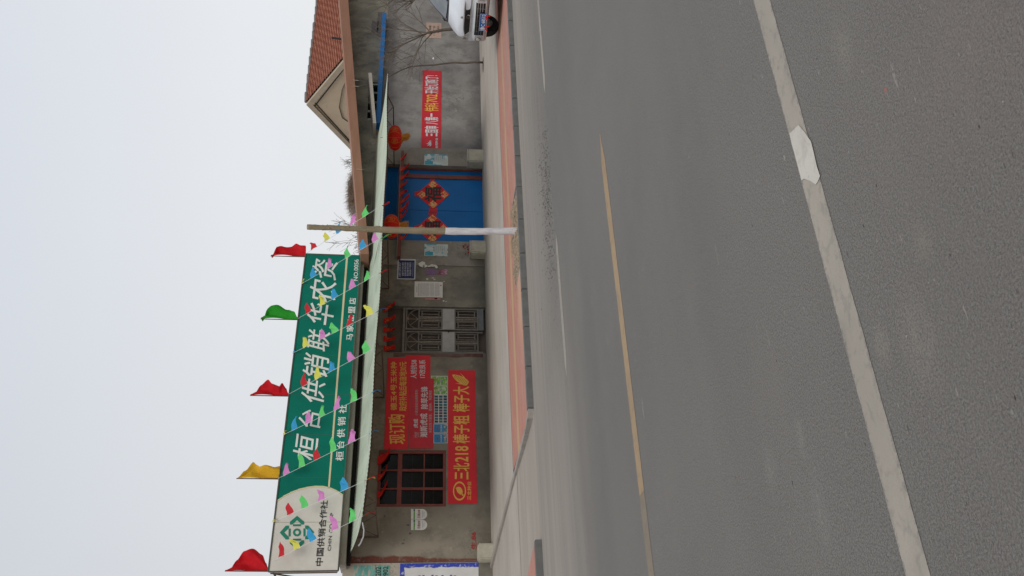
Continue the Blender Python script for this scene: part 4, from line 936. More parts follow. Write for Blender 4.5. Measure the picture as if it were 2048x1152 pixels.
# fu diamonds ----------------------------------------------
DRED = mat('diamond_red', (.68, .010, .014), (.58,.008,.012), 8, .5)
DGLD = mat('diamond_floral', (.78,.52,.16), (.65,.05,.02), 30, .5, c3=(.4,.55,.45), sc3=25, t3=(.55,.62), lo=.45, hi=.55)
def diamond(cx, cy, label):
    Yd = gy - .004; th = thing('fortune_diamond', label, 'paper diamond', tuple(ay(cx+35, cy, Yd)), 'red diamonds on the gate leaves')
    hw = 30 ; hh = 33.5
    quad(MB(), [(cx-hh,cy),(cx,cy-hw),(cx+hh,cy),(cx,cy+hw)], Yd, .006).build('diamond_sheet', DRED, th)
    for dx, dy in ((-.66,0),(.66,0),(0,-.66),(0,.66)):
        ox, oy = cx+dx*hh, cy+dy*hw; s_ = .27
        if dx: pts = [(ox-hh*s_*(1 if dx>0 else 1), oy), (ox, oy-hw*s_), (ox+hh*s_, oy), (ox, oy+hw*s_)]
        else: pts = [(ox-hh*s_, oy), (ox, oy-hw*s_), (ox+hh*s_, oy), (ox, oy+hw*s_)]
        quad(MB(), pts, Yd-.0065, .001).build('floral_corner', DGLD, th)
    words('black_character', [('福', (cx+17,cy+15), (cx+17,cy-15), 34)], INK, th, Yd-.006, bold=.03, lift=.002)
    quad(MB(), [(cx-7,cy-hw+2),(cx+9,cy-hw+2),(cx+9,cy-hw-10),(cx-7,cy-hw-10)] if False else [(cx-8,cy+hw+6),(cx+8,cy+hw+6),(cx+8,cy+hw-3),(cx-8,cy+hw-3)], Yd-.001, .002).build('paper_tab', BAN2, th)
    quad(MB(), ([(cx-5,cy-hw-6),(cx+3,cy-hw-6),(cx+3,cy-hw+3),(cx-5,cy-hw+3)] if cy < 400 else [(cx-8,cy-hw-3),(cx+8,cy-hw-3),(cx+8,cy-hw+3),(cx-8,cy-hw+3)]), Yd-.001, .002).build('paper_tab', BAN2, th)
    quad(MB(), [(cx-hh-3,cy-5),(cx-hh+8,cy-8),(cx-hh+8,cy+3),(cx-hh-3,cy+4)], Yd, .005).build('paper_tab', DRED, th)
diamond(866, 389, 'red paper diamond with black fortune character on the right gate leaf')
diamond(865, 457, 'red paper diamond on the left gate leaf, half hidden by the trunk')

# =================================================================== LANTERNS
LR = mat('lantern_silk', (.80, .014, .006), (.68,.010,.005), 8, .5, .08, 40, trans=.3)
LY = mat('lantern_gold', (.62,.28,.03), (.5,.18,.02), 20, .5)
def lantern(px0, px1, py0, py1, Y, label):
    a = ay((px0+px1)/2, (py0+py1)/2, Y); w_ = abs(ay(790,py0,Y).x-ay(790,py1,Y).x)
    # seen obliquely: a sphere-like body, width measured across the line of sight
    Rr = (py1-py0)/2 * a.length / 1760 * 1.07; hz = (px1-px0)/2 * a.length / 1760 * 1.06
    th = thing('lantern', label, 'lantern', tuple(a), 'red lanterns hung under the awning')
    prof = [(Rr*max(.30, (1-abs(t)**2.3)**.5), hz*t) for t in [-.95+1.9*k/16 for k in range(17)]]
    MB().lathe(prof, a, 40).build('silk_body', LR, th, smooth=True)
    for k in range(14):
        an = 2*pi*k/14
        MB().tube([a + Vector((cos(an)*(r+.003), sin(an)*(r+.003), h)) for r, h in prof], .003, 4).build('gold_rib', LY, th)
    MB().lathe([(Rr*.36, hz*.93), (Rr*.36, hz*1.08)], a, 20).build('gold_rim', LY, th); MB().lathe([(Rr*.36, -hz*1.08), (Rr*.36, -hz*.93)], a, 20).build('gold_rim', LY, th)
    # printed roundels
    for an in (-pi/2-.95, -pi/2+.05, -pi/2+1.0):
        mb = MB(); 
        def sp_(u, v):
            aa = an+u/Rr; t = v/hz; r = Rr*max(.3,(1-abs(t)**2.3)**.5)+.006; return a + Vector((cos(aa)*r, sin(aa)*r, v))
        R1 = hz*.42
        for k in range(18):
            t0, t1 = 2*pi*k/18, 2*pi*(k+1)/18; mb.add([sp_(R1*cos(t0),R1*sin(t0)), sp_(R1*cos(t1),R1*sin(t1)), sp_(R1*.90*cos(t1),R1*.90*sin(t1)), sp_(R1*.90*cos(t0),R1*.90*sin(t0))], [(0,1,2,3)])
        vs, fs = text_mesh('财', .01); x0 = min(v.x for v in vs); x1 = max(v.x for v in vs); y0 = min(v.y for v in vs); y1 = max(v.y for v in vs)
        mb.add([sp_(((v.x-x0)/(x1-x0)-.5)*R1*1.15, ((v.y-y0)/(y1-y0)-.5)*R1*1.15) for v in vs], fs)
        mb.build('gold_roundel', LY, th, fix=False)
    r = random.Random(int(px0)); mb = MB()
    for k in range(40):
        an = r.uniform(0, 6.28); rr_ = r.uniform(0, Rr*.3); s = a + Vector((cos(an)*rr_, sin(an)*rr_, -hz*1.08)); L_ = r.uniform(.10, .19)
        mb.tube([s, s+Vector((.02+r.uniform(-.01,.02), 0, -L_*.5)), s+Vector((.07+r.uniform(-.03,.05), r.uniform(-.03,.03), -L_))], [.008,.007,.003], 4)
    mb.build('tassel', mat('tassel_gold', (.60,.26,.02), (.5,.2,.02), 20, .7), th)
    MB().tube([a+Vector((0,0,hz*1.05)), a+Vector((0,0,hz*1.05+.16))], .006, 5).build('hanger', RS, th)
lantern(777, 803, 253, 299, 15.6, 'red silk lantern hanging at the right end of the awning')
lantern(768, 798, 431, 475, 15.6, 'red silk lantern hanging partly behind the sawn trunk')

# =================================================================== FLAGS ON THE SIGN
FC = {'red': cloth('flag_red', (.66, .014, .022)), 'yellow': cloth('flag_yellow', (.82, .47, .03)), 'green': cloth('flag_green', (.03, .36, .03))}
def big_flag(xt, xb, py, ws, colr, label):
    Yf = SY+.02; top = ay(xt, py, Yf); bot = ay(xb, py, Yf); th = thing('flag', label, 'flag', tuple(bot), 'flags standing along the top of the signboard')
    MB().tube([bot+Vector((0,.03,-.25)), top+Vector((0,.0,.02))], [.014,.009], 6).build('pole', mat('pole_dark', (.10,.06,.04), None), th)
    nx, nz = 14, 26; vs = []; sc = abs(ay(550,py,Yf).x-ay(550,py-1,Yf).x); 
    for j in range(nz+1):
        t = j/nz; w_ = 0
        for (t0, w0), (t1, w1) in zip(ws[:-1], ws[1:]):
            if t0 <= t <= t1: k = (t-t0)/(t1-t0+1e-9); k = k*k*(3-2*k); w_ = w0+(w1-w0)*k
        for i in range(nx+1):
            s = i/nx
            p = top.lerp(bot, t) + Vector((s*w_*sc, -.07*s*sin(t*9+s*4+xt) - .05*sin(s*6+t*5), .02*sin(s*5+t*3)*s)); vs.append(p)
    MB().add(vs, [(j*(nx+1)+i, j*(nx+1)+i+1, (j+1)*(nx+1)+i+1, (j+1)*(nx+1)+i) for j in range(nz) for i in range(nx)]).build('flag_cloth', FC[colr], th, fix=False, smooth=True)
big_flag(452,536,1142,[(0,0),(.2,22),(.4,37),(.62,44),(.82,36),(.95,18),(1,6)],'red','wide red flag at the left end of the signboard')
big_flag(475,558,957,[(0,0),(.15,14),(.32,34),(.42,28),(.52,23),(.65,25),(.85,24),(1,29)],'yellow','yellow flag standing on the signboard')
big_flag(502,578,791,[(0,0),(.2,22),(.42,28),(.55,20),(.74,20),(.78,30),(.9,20),(1,2)],'red','red flag between the yellow and the green flag')
big_flag(523,596,638,[(0,0),(.1,19),(.25,22),(.45,26),(.7,21),(.9,15),(1,0)],'green','green flag on the signboard')
big_flag(543,611,512,[(0,0),(.12,14),(.3,17),(.55,20),(.7,24),(.85,20),(1,23)],'red','long red flag at the right end of the signboard')

# =================================================================== BUNTING
PC = {'r': cloth('pennant_red', (.60, .03, .04), .35), 'y': cloth('pennant_yellow', (.76, .72, .12), .35), 'b': cloth('pennant_blue', (.05, .35, .66), .35), 'g': cloth('pennant_green', (.15, .66, .18), .35), 'p': cloth('pennant_pink', (.72, .26, .58), .35), 'd': cloth('pennant_darkblue', (.02,.14,.3), .2)}
CORD = mat('cord_white', (.6,.6,.58), None, rough=.8)
Yo = 14.58
ROPES = [
 ((545,1122),(726,1032),[(560,1103,'r'),(593,1087,'y'),(626,1069,'b'),(668,1047,'p'),(702,1030,'g'),(727,1024,'r')],'left-most bunting string crossing the cream end of the sign'),
 ((546,1044),(729,962),[(546,1046,'y'),(578,1014,'r'),(609,1001,'g'),(642,986,'p'),(687,967,'b'),(721,953,'y'),(732,955,'r')],'bunting string over the cream arc of the sign'),
 ((556,957),(737,868),[(573,944,'p'),(605,926,'g'),(636,911,'r'),(667,893,'g'),(705,881,'p'),(739,871,'b')],'bunting string starting at the yellow flag'),
 ((568,869),(742,786),[(569,868,'y'),(588,852,'b'),(616,837,'p'),(646,823,'g'),(675,810,'p'),(707,794,'g'),(737,786,'b')],'bunting string over the second large character'),
 ((578,788),(747,697),[(608,762,'r'),(636,747,'y'),(664,732,'b'),(703,711,'p'),(733,701,'g')],'bunting string starting at the middle red flag'),
 ((586,706),(752,624),[(587,706,'b'),(613,688,'y'),(645,668,'p'),(670,653,'g'),(698,638,'r'),(735,618,'y'),(757,620,'d')],'bunting string over the middle of the green sign'),
 ((596,637),(757,547),[(617,622,'r'),(647,606,'y'),(674,592,'b'),(708,573,'p'),(736,557,'g'),(759,552,'r')],'bunting string starting at the green flag'),
 ((604,567),(762,476),[(605,565,'y'),(628,549,'b'),(661,528,'p'),(697,508,'g'),(728,493,'b'),(752,481,'p'),(764,487,'g')],'bunting string over the last character of the sign'),
 ((612,507),(768,408),[(629,495,'r'),(657,479,'y'),(682,462,'b'),(711,447,'p'),(738,436,'g'),(764,415,'r')],'right-most bunting string running past the sawn trunk')]
for ri, (A, B, fl, lab) in enumerate(ROPES):
    a = ay(*A, SY-.03); b = ay(*B, Yo)
    th = thing('bunting_string', lab, 'bunting', tuple(a), 'bunting strings between signboard and awning')
    MB().tube([a.lerp(b, k/12) + Vector((0,0,-.0*sin(pi*k/12))) for k in range(13)], .0032, 4).build('cord', CORD, th)
    rr_ = random.Random(ri*13+1); ab = b-a
    for fi, (fx, fy, colr) in enumerate(fl):
        # foot of the pennant on the cord: nearest parameter along the image line
        t = ((fx-A[0])*(B[0]-A[0]) + (fy-A[1])*(B[1]-A[1])) / ((B[0]-A[0])**2 + (B[1]-A[1])**2); t = max(.0, min(1.0, t))
        p = a + ab*t; d = ab.normalized(); small = t < .03; last = fx > B[0]-9
        bw = (.085 if small else .215) * rr_.uniform(.9,1.12); L_ = (.07 if small else .26) * rr_.uniform(.85, 1.1)
        out = Vector((1, .12*rr_.uniform(-1,1), rr_.uniform(.15,.42))).normalized()
        if last: out = Vector((.45, -.05, -.8)).normalized(); bw *= .6; L_ *= .6; skew = 0
        ph = rr_.uniform(0, 6.3); am = rr_.uniform(.03, .08); skew = 0 if last else rr_.uniform(-.6, .25); nx, ny = 5, 9; vs = []
        for j in range(ny+1):
            s = j/ny; wd = bw*(1 - .52*s + .12*sin(s*7+ph)*s)
            if s > .85: wd *= .55
            for i in range(nx+1):
                u = i/nx - .5
                q_ = p + d*(u*wd + skew*bw*s*s) + out*(s*L_ + .012*sin(u*6+ph)) + Vector((0, am*sin(s*6+ph+u*2)*s, -.04*s*s + .035*sin(s*5+ph)*s))
                vs.append(q_)
        MB().add(vs, [(j*(nx+1)+i, j*(nx+1)+i+1, (j+1)*(nx+1)+i+1, (j+1)*(nx+1)+i) for j in range(ny) for i in range(nx)]).build('pennant', PC[colr], th, fix=False, smooth=True)

# =================================================================== GABLED HOUSE BEHIND
GXX = 17.75
hs = thing('gabled_house', 'house with red tiled roof and cream gable behind the courtyard wall', 'house', (GXX, 19, 0))
ap = Vector((GXX, 19.03, 4.99)); ef = Vector((GXX, 17.22, 3.80)); eb = Vector((GXX, 21.05, 3.78))
GW = mat('gable_plaster', (.57,.445,.31), (.50,.39,.275), 1.6, .9, .15, 30, c3=(.33,.30,.24), sc3=2.5, t3=(.58,.8))
MB().prism([(GXX+.06, ef.y+.05, 0), (GXX+.06, eb.y-.05, 0), (GXX+.06, eb.y-.1, 3.72), (GXX+.06, ap.y, 4.92), (GXX+.06, ef.y+.1, 3.74)], (.25,0,0)).build('gable_wall', GW, hs)
VG = mat('verge_plaster', (.46,.375,.275), (.38,.315,.235), 4, .9, .2, 30)
def verge(p, q_):
    d = (q_-p).normalized(); dn = Vector((0, -d.z, d.y)); dn = dn if dn.z < 0 else -dn
    MB().prism([p, q_, q_+dn*.14, p+dn*.16], (.10,0,0)).build('verge_board', VG, hs)
    MB().prism([p+dn*.22+d*.06+Vector((.05,0,0)), q_+dn*.145+Vector((.05,0,0)), q_+dn*.175+Vector((.05,0,0)), p+dn*.25+d*.06+Vector((.05,0,0))], (.03,0,0)).build('verge_shadow_strip', mat('verge_shadow_dark', (.05,.04,.03), None), hs)  # dark strip along the gable, painted as the verge's shadow line
verge(ap, eb); verge(ap+Vector((.001,-.002,0)), ef)
MB().tube([Vector((GXX+.04, y, z)) for y, z in ((19.75,3.82),(19.55,4.02),(19.1,4.08),(18.4,3.95),(18.1,3.84))], [.014]*5, 6).build('conduit', mat('conduit_grey', (.16,.13,.10), None), hs)
# tile courses, each a row of its own with wavy pan edges
TL = [mat('roof_tile_a', (.40,.165,.105), (.31,.125,.082), 9, .85, .3, 60, c3=(.36,.14,.07), sc3=7, t3=(.6,.68)), mat('roof_tile_b', (.36,.15,.098), (.28,.115,.078), 11, .85, .3, 60, c3=(.33,.12,.06), sc3=8, t3=(.62,.7))]
def slope_pt(X, t, h=0):
    e_ = Vector((X, 17.22, 3.80 + .0*(X-GXX))); r_ = Vector((X, 19.03, 4.99)); n_ = Vector((0, -(r_.z-e_.z), r_.y-e_.y)).normalized()
    return e_.lerp(r_, t) + n_*h
HX1 = 30; NR = 19
for k in range(NR):
    t0 = k/NR; t1 = min(1, (k+1.25)/NR); vs = []; n_ = 300; rr_ = random.Random(k)
    for i in range(n_+1):
        X = GXX+.08 + (HX1-GXX)*i/n_; cyc = (X/.26 + (k % 2)*.5); ph = cyc - math.floor(cyc)
        hh = .0035*math.sin(ph*2*pi) + .006*noise.noise(Vector((X*3, k, 0)))
        jt = .006*noise.noise(Vector((math.floor(cyc)*1.7, k*3.1, 5)))
        vs += [slope_pt(X, t0+jt, .012+hh), slope_pt(X, t0+jt, .066+hh), slope_pt(X, t1, .022+hh*.7)]
    fs = []
    for i in range(n_): a = 3*i; fs += [(a, a+3, a+4, a+1), (a+1, a+4, a+5, a+2)]
    MB().add(vs, fs).build('tile_course', TL[k % 2], hs, fix=False)
MB().prism([(GXX+.1, 17.22, 3.78), (GXX+.1, 19.03, 4.97), (GXX+.1, 21.0, 3.76)], (HX1-GXX,0,0)).build('roof_deck', mat('under_dark', (.03,.022,.018), None), hs)
mb = MB()
for i in range(34):
    X = GXX + .12 + i*.36; z = 5.02 + .015*noise.noise(Vector((X*2,0,0)))
    mb = MB().tube([(X, 19.03, z-.012), (X+.35, 19.03, z+.006)], [.048,.055], 8); mb.build('ridge_tile', mat('ridge_grey', (.20,.19,.18), (.14,.135,.13), 8, .9, .3), hs)
MB().prism([ay(690,80,17.26), ay(690,77,17.26), ay(663,73,17.26), ay(663,76,17.26)], (0,.03,0)).build('roof_strap', mat('strap_dark', (.04,.03,.028), None), hs)

# straw heap on the wall top
def straw(name, cx, y, z, sx, sz, n, label, cat, seed, m_):
    r = random.Random(seed); mb = MB()
    for i in range(n):
        u = r.gauss(0, .38); u = max(-1, min(1, u)); hgt = sz*(1-u*u)*r.random()
        s = Vector((cx+u*sx, y+r.uniform(-.25,.25), z+hgt)); d = Vector((r.uniform(-1,1), r.uniform(-.6,.6), r.uniform(-.5,.9))).normalized()*r.uniform(.06,.22)
        w_ = .006; mb.add([s, s+Vector((w_,0,w_)), s+d], [(0,1,2)])
    return tag(mb.build(name, m_, fix=False), label, cat, kind='stuff')
STR = mat('dry_straw', (.20,.135,.09), (.10,.066,.045), 12, .9)
mid = ay(713, 384, 17.6); HX_, HZ_ = mid.x, mid.z-.12
core = MB(); vs = []; nu, nv = 26, 8
for j in range(nv+1):
    for i in range(nu+1):
        u = -1+2*i/nu; a = pi*j/nv; rr2 = .15*math.sqrt(max(0,1-u*u))*(1+.5*noise.noise(Vector((u*4, a, 1))))
        vs.append(Vector((HX_+u*1.05, 17.6+cos(a)*.25*math.sqrt(max(0,1-u*u)), HZ_+sin(a)*rr2+u*.1)))
core.add(vs, [(j*(nu+1)+i, j*(nu+1)+i+1, (j+1)*(nu+1)+i+1, (j+1)*(nu+1)+i) for j in range(nv) for i in range(nu)])
heap = thing('straw_heap', 'brown heap of dry stalks lying on the wall top above the gate', 'straw heap', (HX_, 17.6, HZ_))
core.build('heap_core', STR, heap, fix=False)
o = straw('loose_stalks', HX_, 17.55, HZ_, 1.2, .32, 5200, None, None, 5, STR); o['kind'] = 'stuff'; off = wl(heap)
for v in o.data.vertices: v.co -= off
o.parent = heap

# =================================================================== BARE TREES
BARK = mat('bark_twig', (.16,.13,.10), (.10,.082,.066), 20, .9)
def branch(mb, p, d, L_, r, depth, rnd, up=.15, spread=.6, nseg=4, minr=.0022):
    pts = [p]; rad = [r]; q_ = p.copy(); dd = d.normalized()
    for i in range(nseg):
        dd = (dd + Vector((rnd.gauss(0,.13), rnd.gauss(0,.13), rnd.gauss(0,.1)+up*.15))).normalized(); q_ = q_ + dd*L_/nseg; pts.append(q_.copy()); rad.append(max(minr, r*(1-.55*(i+1)/nseg)))
    mb.tube(pts, rad, 5 if r > .012 else 3, cap=False)
    if depth <= 0: return
    nchild = rnd.choice((3,4,5))
    for k in range(nchild):
        t = rnd.uniform(.3, 1); i = min(nseg-1, int(t*nseg)); s = pts[i].lerp(pts[i+1], t*nseg-i)
        ax_ = dd.orthogonal().normalized(); ax_ = Matrix.Rotation(rnd.uniform(0,6.28), 3, dd) @ ax_
        nd = (dd + ax_*rnd.uniform(spread*.6, spread*1.4) + Vector((0,0,up))).normalized()
        branch(mb, s, nd, L_*rnd.uniform(.5,.8), max(minr, rad[i]*.6), depth-1, rnd, up, spread, nseg, minr)
def bare_tree(name, label, pos, h, r, seed, group=None, depth=4, lean=(0,0,0), limbs=5, spread=.7, first=.3, minr=.0022):
    rnd = random.Random(seed); th = thing(name, label, 'tree', pos, group); p = Vector(pos); tr_pts = [p]; n_ = 6
    for i in range(n_): tr_pts.append(p + Vector((lean[0]*(i+1)/n_+rnd.gauss(0,.012*h/2), lean[1]*(i+1)/n_+rnd.gauss(0,.01*h/2), h*.62*(i+1)/n_)))
    MB().tube(tr_pts, [r*(1-.6*i/n_) for i in range(n_+1)], 8).build('trunk', BARK, th, smooth=True)
    mb = MB()
    for k in range(limbs):
        t = first + (1-first)*(k+rnd.random()*.5)/limbs; i = min(n_-1, int(t*n_)); s = tr_pts[i].lerp(tr_pts[i+1], t*n_-i); an = rnd.uniform(0, 6.28)
        branch(mb, s, Vector((cos(an)*spread, sin(an)*spread, .8)), h*.38*rnd.uniform(.7,1.1), r*.42, depth-1, rnd, minr=minr)
    branch(mb, tr_pts[-1], tr_pts[-1]-tr_pts[-2], h*.4, r*.4, depth-1, rnd, minr=minr)
    mb.build('crown', BARK, th, fix=False)
# thin sapling in the pavement, one long whip
sap = thing('sapling', 'thin crooked bare sapling before the right wall', 'tree', (17.0, 16.4, .17))
rnd = random.Random(4); SYp = 16.4
wp = [(967,125),(950,124),(930,126),(910,125),(890,127),(868,130),(845,131),(822,133),(805,139),(790,147),(772,153)]
MB().tube([ay(x_, y_, SYp) for x_, y_ in wp], [.03-.0021*i for i in range(len(wp))], 7).build('trunk', BARK, sap, smooth=True)
mb = MB()
for k, (i, an, L_) in enumerate(((4,.9,.5),(5,-1.0,.5),(6,1.0,.8),(7,-1,.7),(8,1,.6),(8,-1.1,.45),(9,.8,.4),(7,.7,.9),(9,-.8,.3))):
    s = ay(*wp[i], SYp); branch(mb, s, Vector((an, rnd.uniform(-.5,.5), 1.0)), L_, .007, 1, rnd, minr=.003)
mb.build('twigs', BARK, sap, fix=False)
MB().add([Vector((17.0,16.35,1.42))+v for v in (Vector((-.03,-.05,0)),Vector((.04,-.05,.01)),Vector((.03,-.03,.05)),Vector((-.03,-.03,.03)))], [(0,1,2,3)]).build('cloth_tie', WHT, sap)
struct(MB().lathe([(.26,.0),(.25,.003)], (16.95,16.4,.147), 16, sc=(1,.55)).build('soil_hollow', mat('soil_dark', (.10,.08,.06), (.06,.05,.04), 12)))
# tree behind the van
vt = thing('bare_tree', 'leafless tree with splayed boughs rising behind the van bonnet', 'tree', tuple(ay(955,55,16.0)))
def px3(lst, Y): return [ay(a, b, Y) for a, b in lst]
MB().tube(px3([(958,52),(930,55),(905,58),(885,60),(870,63),(856,65),(846,70)], 16.0), [.05,.046,.042,.038,.034,.03,.026], 8).build('trunk', BARK, vt, smooth=True)
mb = MB(); rnd = random.Random(11)
for st, dv in (((872,62),(-.3,0,1)),((860,64),(.9,.2,.8)),((846,70),(-.9,.1,1)),((846,70),(-.25,0,1)),((850,68),(-1,-.3,.35)),((858,65),(.2,.3,1)),((846,70),(.4,-.2,1.1)),((868,62),(-.9,.2,.6))):
    branch(mb, ay(*st, 16.0), Vector(dv), .95, .017, 2 if rnd.random() < .75 else 3, rnd, minr=.0035, spread=.7)
mb.build('crown', BARK, vt, fix=False)
bare_tree('bare_tree', 'taller dense leafless tree at the right margin behind the van', (19.6, 16.2, .17), 2.75, .06, 21, depth=3, limbs=7, spread=.55, first=.35, minr=.0045)
for (px, py, Y_, h_, lab, sd) in ((700, 452, 24, 2.6, 'bare treetop behind the sawn trunk beside the straw heap', 31), (704, 484, 22.5, 2.2, 'bare treetop close beside the right end of the signboard', 42), (702, 318, 27, 2.0, 'wispy treetop showing between the straw heap and the gable', 52)):
    tp_ = ay(px, py, Y_)
    bare_tree('bare_tree', lab, (tp_.x, Y_, tp_.z-h_*1.12), h_, .05, sd, 'bare treetops behind the roofs', depth=4, limbs=8, spread=.9, first=.35, minr=.0045)

# sawn limewashed trunk in the foreground -------------------
g = G('trunk_bark', .85, .25)
n1 = g.noise(6, 6, st=(3,3,.6)); c = g.mix(g.rng(n1, .3, .7), (.20,.165,.10), (.27,.22,.145)); c = g.mix(g.rng(g.vor(16, 'Distance', (1,1,.8)), .05, .12, .75, 0), c, (.42,.34,.22))
c = g.mix(g.rng(g.noise(30, 4), .6, .75, 0, .6), c, (.10,.08,.05))
hgt = g.m('ADD', g.Z, g.m('MULTIPLY', g.noise(25, 3), .03)); lim = g.mix(g.rng(g.noise(12, 6, st=(2,2,.5)), .35, .75), (.62,.60,.60), (.47,.44,.46))
lim = g.mix(g.rng(g.noise(40, 4, st=(2,2,.4)), .62, .72, 0, .7), lim, (.25,.2,.16))
c = g.mix(g.rng(hgt, 1.262, 1.268, 1, 0), c, lim); g.bump(n1, .5, .01); TB = g.col(c)
tk = thing('sawn_trunk', 'sawn-off young tree trunk with limewashed lower half at the kerb', 'tree trunk', (8.35, 11.75, .05))
TYk = 11.75
tp = [(1042,462.5),(1035,462),(1020,462),(990,462.5),(950,463),(900,462.5),(860,462),(820,461),(780,460),(740,458.5),(700,457),(660,455.5),(640,455),(615,454)]
tw = [8.4,7.6,7.4,6.9,7.0,7.0,6.9,6.6,6.5,6.0,5.6,5.4,5.0,5.4]
pts = [ay(a, b, TYk) for a, b in tp]; rad = [w_*pts[i].length/1760*.98 for i, w_ in enumerate(tw)]
P_, R__ = [], []
for i in range(len(pts)-1):
    for k in range(5): P_.append(pts[i].lerp(pts[i+1], k/5)); R__.append(rad[i]+(rad[i+1]-rad[i])*k/5 + .0035*noise.noise(Vector((0,0,len(P_)*.9))))
P_.append(pts[-1]); R__.append(rad[-1])
o = MB().tube(P_, R__, 18).build('trunk', TB, tk, smooth=True)
for v in o.data.vertices:
    wv_ = v.co + Vector((8.35,11.75,.05)); v.co += v.co.normalized()*0 + Vector((noise.noise(wv_*9), noise.noise(wv_*9+Vector((5,0,0))), 0))*.006
mb = MB(); rnd = random.Random(8)
for k in range(34):
    px = rnd.uniform(630, 885); i = 0; c0_ = ay(px, 455+(px-615)/275*7.5, TYk); an = rnd.uniform(-pi, .3)
    s = c0_ + Vector((cos(an), sin(an), 0))*.05; sz = rnd.uniform(.004, .011)
    mb.lathe([(.002,-sz*1.3),(sz*.8,-sz*.6),(sz,0),(sz*.7,sz*.7),(.002,sz*1.4)], s, 7)
mb.build('buds', mat('bud_scar', (.42,.33,.2), (.25,.19,.11), 30), tk, smooth=True)['kind'] = 'stuff'
MB().lathe([(rad[-1]*.98,0),(rad[-1]*.9,.006)], pts[-1]+Vector((0,0,.001)), 18).build('sawn_end', mat('cut_wood', (.42,.34,.22), (.35,.27,.17), 30), tk)

# wires by the beam
for k, (A, B, lab) in enumerate((((716,338),(738,342),'white wire tied over the eaves beam left of the gable'),((709,160),(735,163),'thin wire from the beam down to the window hood, left one'),((709,172),(736,168),'thin wire from the beam down to the window hood, right one'))):
    o = MB().tube([ay(A[0]-3, A[1], 16.42), ay(A[0]+8, A[1]+1, 16.42), ay(*B, 16.85)], .006, 5).build('wire', mat('wire_pale', (.35,.33,.28), None)); tag(o, lab, 'wire')
o = thing('wire_tangle', 'pale tangled wires at the right lower corner of the signboard', 'wires', tuple(ay(735,510,16.8))); rnd = random.Random(2); mb = MB()
for k in range(9):
    p = ay(724+rnd.uniform(-2,6), 508+rnd.uniform(-6,2), 16.8); pts2 = [p]
    for j in range(6): p = p + Vector((rnd.uniform(-.06,.07), rnd.uniform(-.05,.05), rnd.uniform(-.07,.045))); pts2.append(p)
    mb.tube(pts2, .006, 4)
mb.build('loose_wire', mat('wire_white', (.6,.6,.6), None), o)

# =================================================================== MINIVAN
VX, VYc = 14.26, 12.52
van = thing('minivan', 'white minivan parked on the red paving, cut by the picture edge', 'van', (VX, VYc, SW))
VP = G('van_white', .22, .5); VP.b.inputs['Coat Weight'].default_value = .5; VPM = VP.col(VP.mix(VP.rng(VP.noise(3,5), .4, .7, 0, .35), (.66,.68,.71), (.56,.57,.58)))
BLK = mat('van_black', (.018,.018,.02), None, rough=.4); CHR = mat('chrome', (.55,.55,.56), None, rough=.18, metal=1.); LAMP = mat('lamp_glass', (.50,.50,.46), (.30,.30,.27), 22, .2, spec=.6)
TYR = mat('tyre', (.02,.02,.021), (.03,.03,.03), 20, .85); GLS = mat('windscreen', (.10,.11,.12), (.17,.18,.19), 2.5, .12, spec=.7)
hwB = .77
def lin(tab, x_):
    if x_ <= tab[0][0]: return tab[0][1]
    for (a, b), (c_, d) in zip(tab[:-1], tab[1:]):
        if a <= x_ <= c_: return b + (d-b)*(x_-a)/(c_-a)
    return tab[-1][1]
T_top = [(0,.79),(.02,.84),(.07,.90),(.16,.955),(.32,1.03),(.47,1.09),(.53,1.125),(.8,1.30),(1.1,1.50),(1.4,1.69),(1.52,1.75),(1.7,1.80),(2.2,1.86),(3.4,1.85),(3.75,1.55),(3.95,1.1)]
T_sh = [(0,.70),(.1,.80),(.3,.90),(.6,.98),(1,1.02),(3.9,1.0)]
T_w1 = [(0,.69),(.05,.735),(.15,.765),(.4,.78),(3.6,.78),(3.95,.66)]
T_w2 = [(0,.60),(.1,.64),(.3,.665),(.5,.655),(1.4,.565),(1.6,.56),(2.2,.57),(3.9,.5)]
bz = SW-.02
xs_ = [0,.01,.03,.05,.08,.12,.16,.22,.28,.34,.4,.46,.5,.54,.6,.7,.8,.9,1.0,1.1,1.2,1.3,1.4,1.46,1.52,1.6,1.7,1.9,2.2,2.6,3.0,3.4,3.6,3.75,3.85,3.95]
vs = []; fs = []
for x_ in xs_:
    zt_, zs, w1, w2 = lin(T_top, x_), min(lin(T_sh, x_), lin(T_top, x_)-.05), lin(T_w1, x_), lin(T_w2, x_)
    half = [(.0,.30),(w1*.5,.30),(w1*.93,.305),(w1-.01,.34)] + [(w1 + .008*sin(pi*k/5), .36+(zs-.36)*k/5) for k in range(1,6)]
    half += [(w1+(w2+.02-w1)*k/5, zs+(zt_-.045-zs)*k/5) for k in range(1,6)]
    half += [(w2+.01, zt_-.028), (w2-.02, zt_-.012), (w2-.07, zt_), (w2*.7, zt_+.008), (w2*.35, zt_+.014), (0, zt_+.016)]
    ring = half + [(-a, b) for a, b in half[-2:0:-1]]
    nn_ = len(ring)
    for (yy, zz_) in ring:
        bow = .12*(yy/hwB)**2*max(0, 1-x_/.9); vs.append((VX+x_+bow, VYc+yy, zz_+bz))
for i_ in range(len(xs_)-1):
    for k in range(nn_): fs.append((i_*nn_+k, i_*nn_+(k+1) % nn_, (i_+1)*nn_+(k+1) % nn_, (i_+1)*nn_+k))
fs += [tuple(range(nn_)), tuple(range((len(xs_)-1)*nn_, len(xs_)*nn_))]
from mathutils.bvhtree import BVHTree
BV = BVHTree.FromPolygons([Vector(v) for v in vs], fs)
body = MB().add(vs, fs).build('body', VPM, van, smooth=True)
def fx(y, z):
    h = BV.ray_cast(Vector((VX-2, VYc+y, z)), Vector((1,0,0)))
    return h[0].x if h[0] else VX+.3
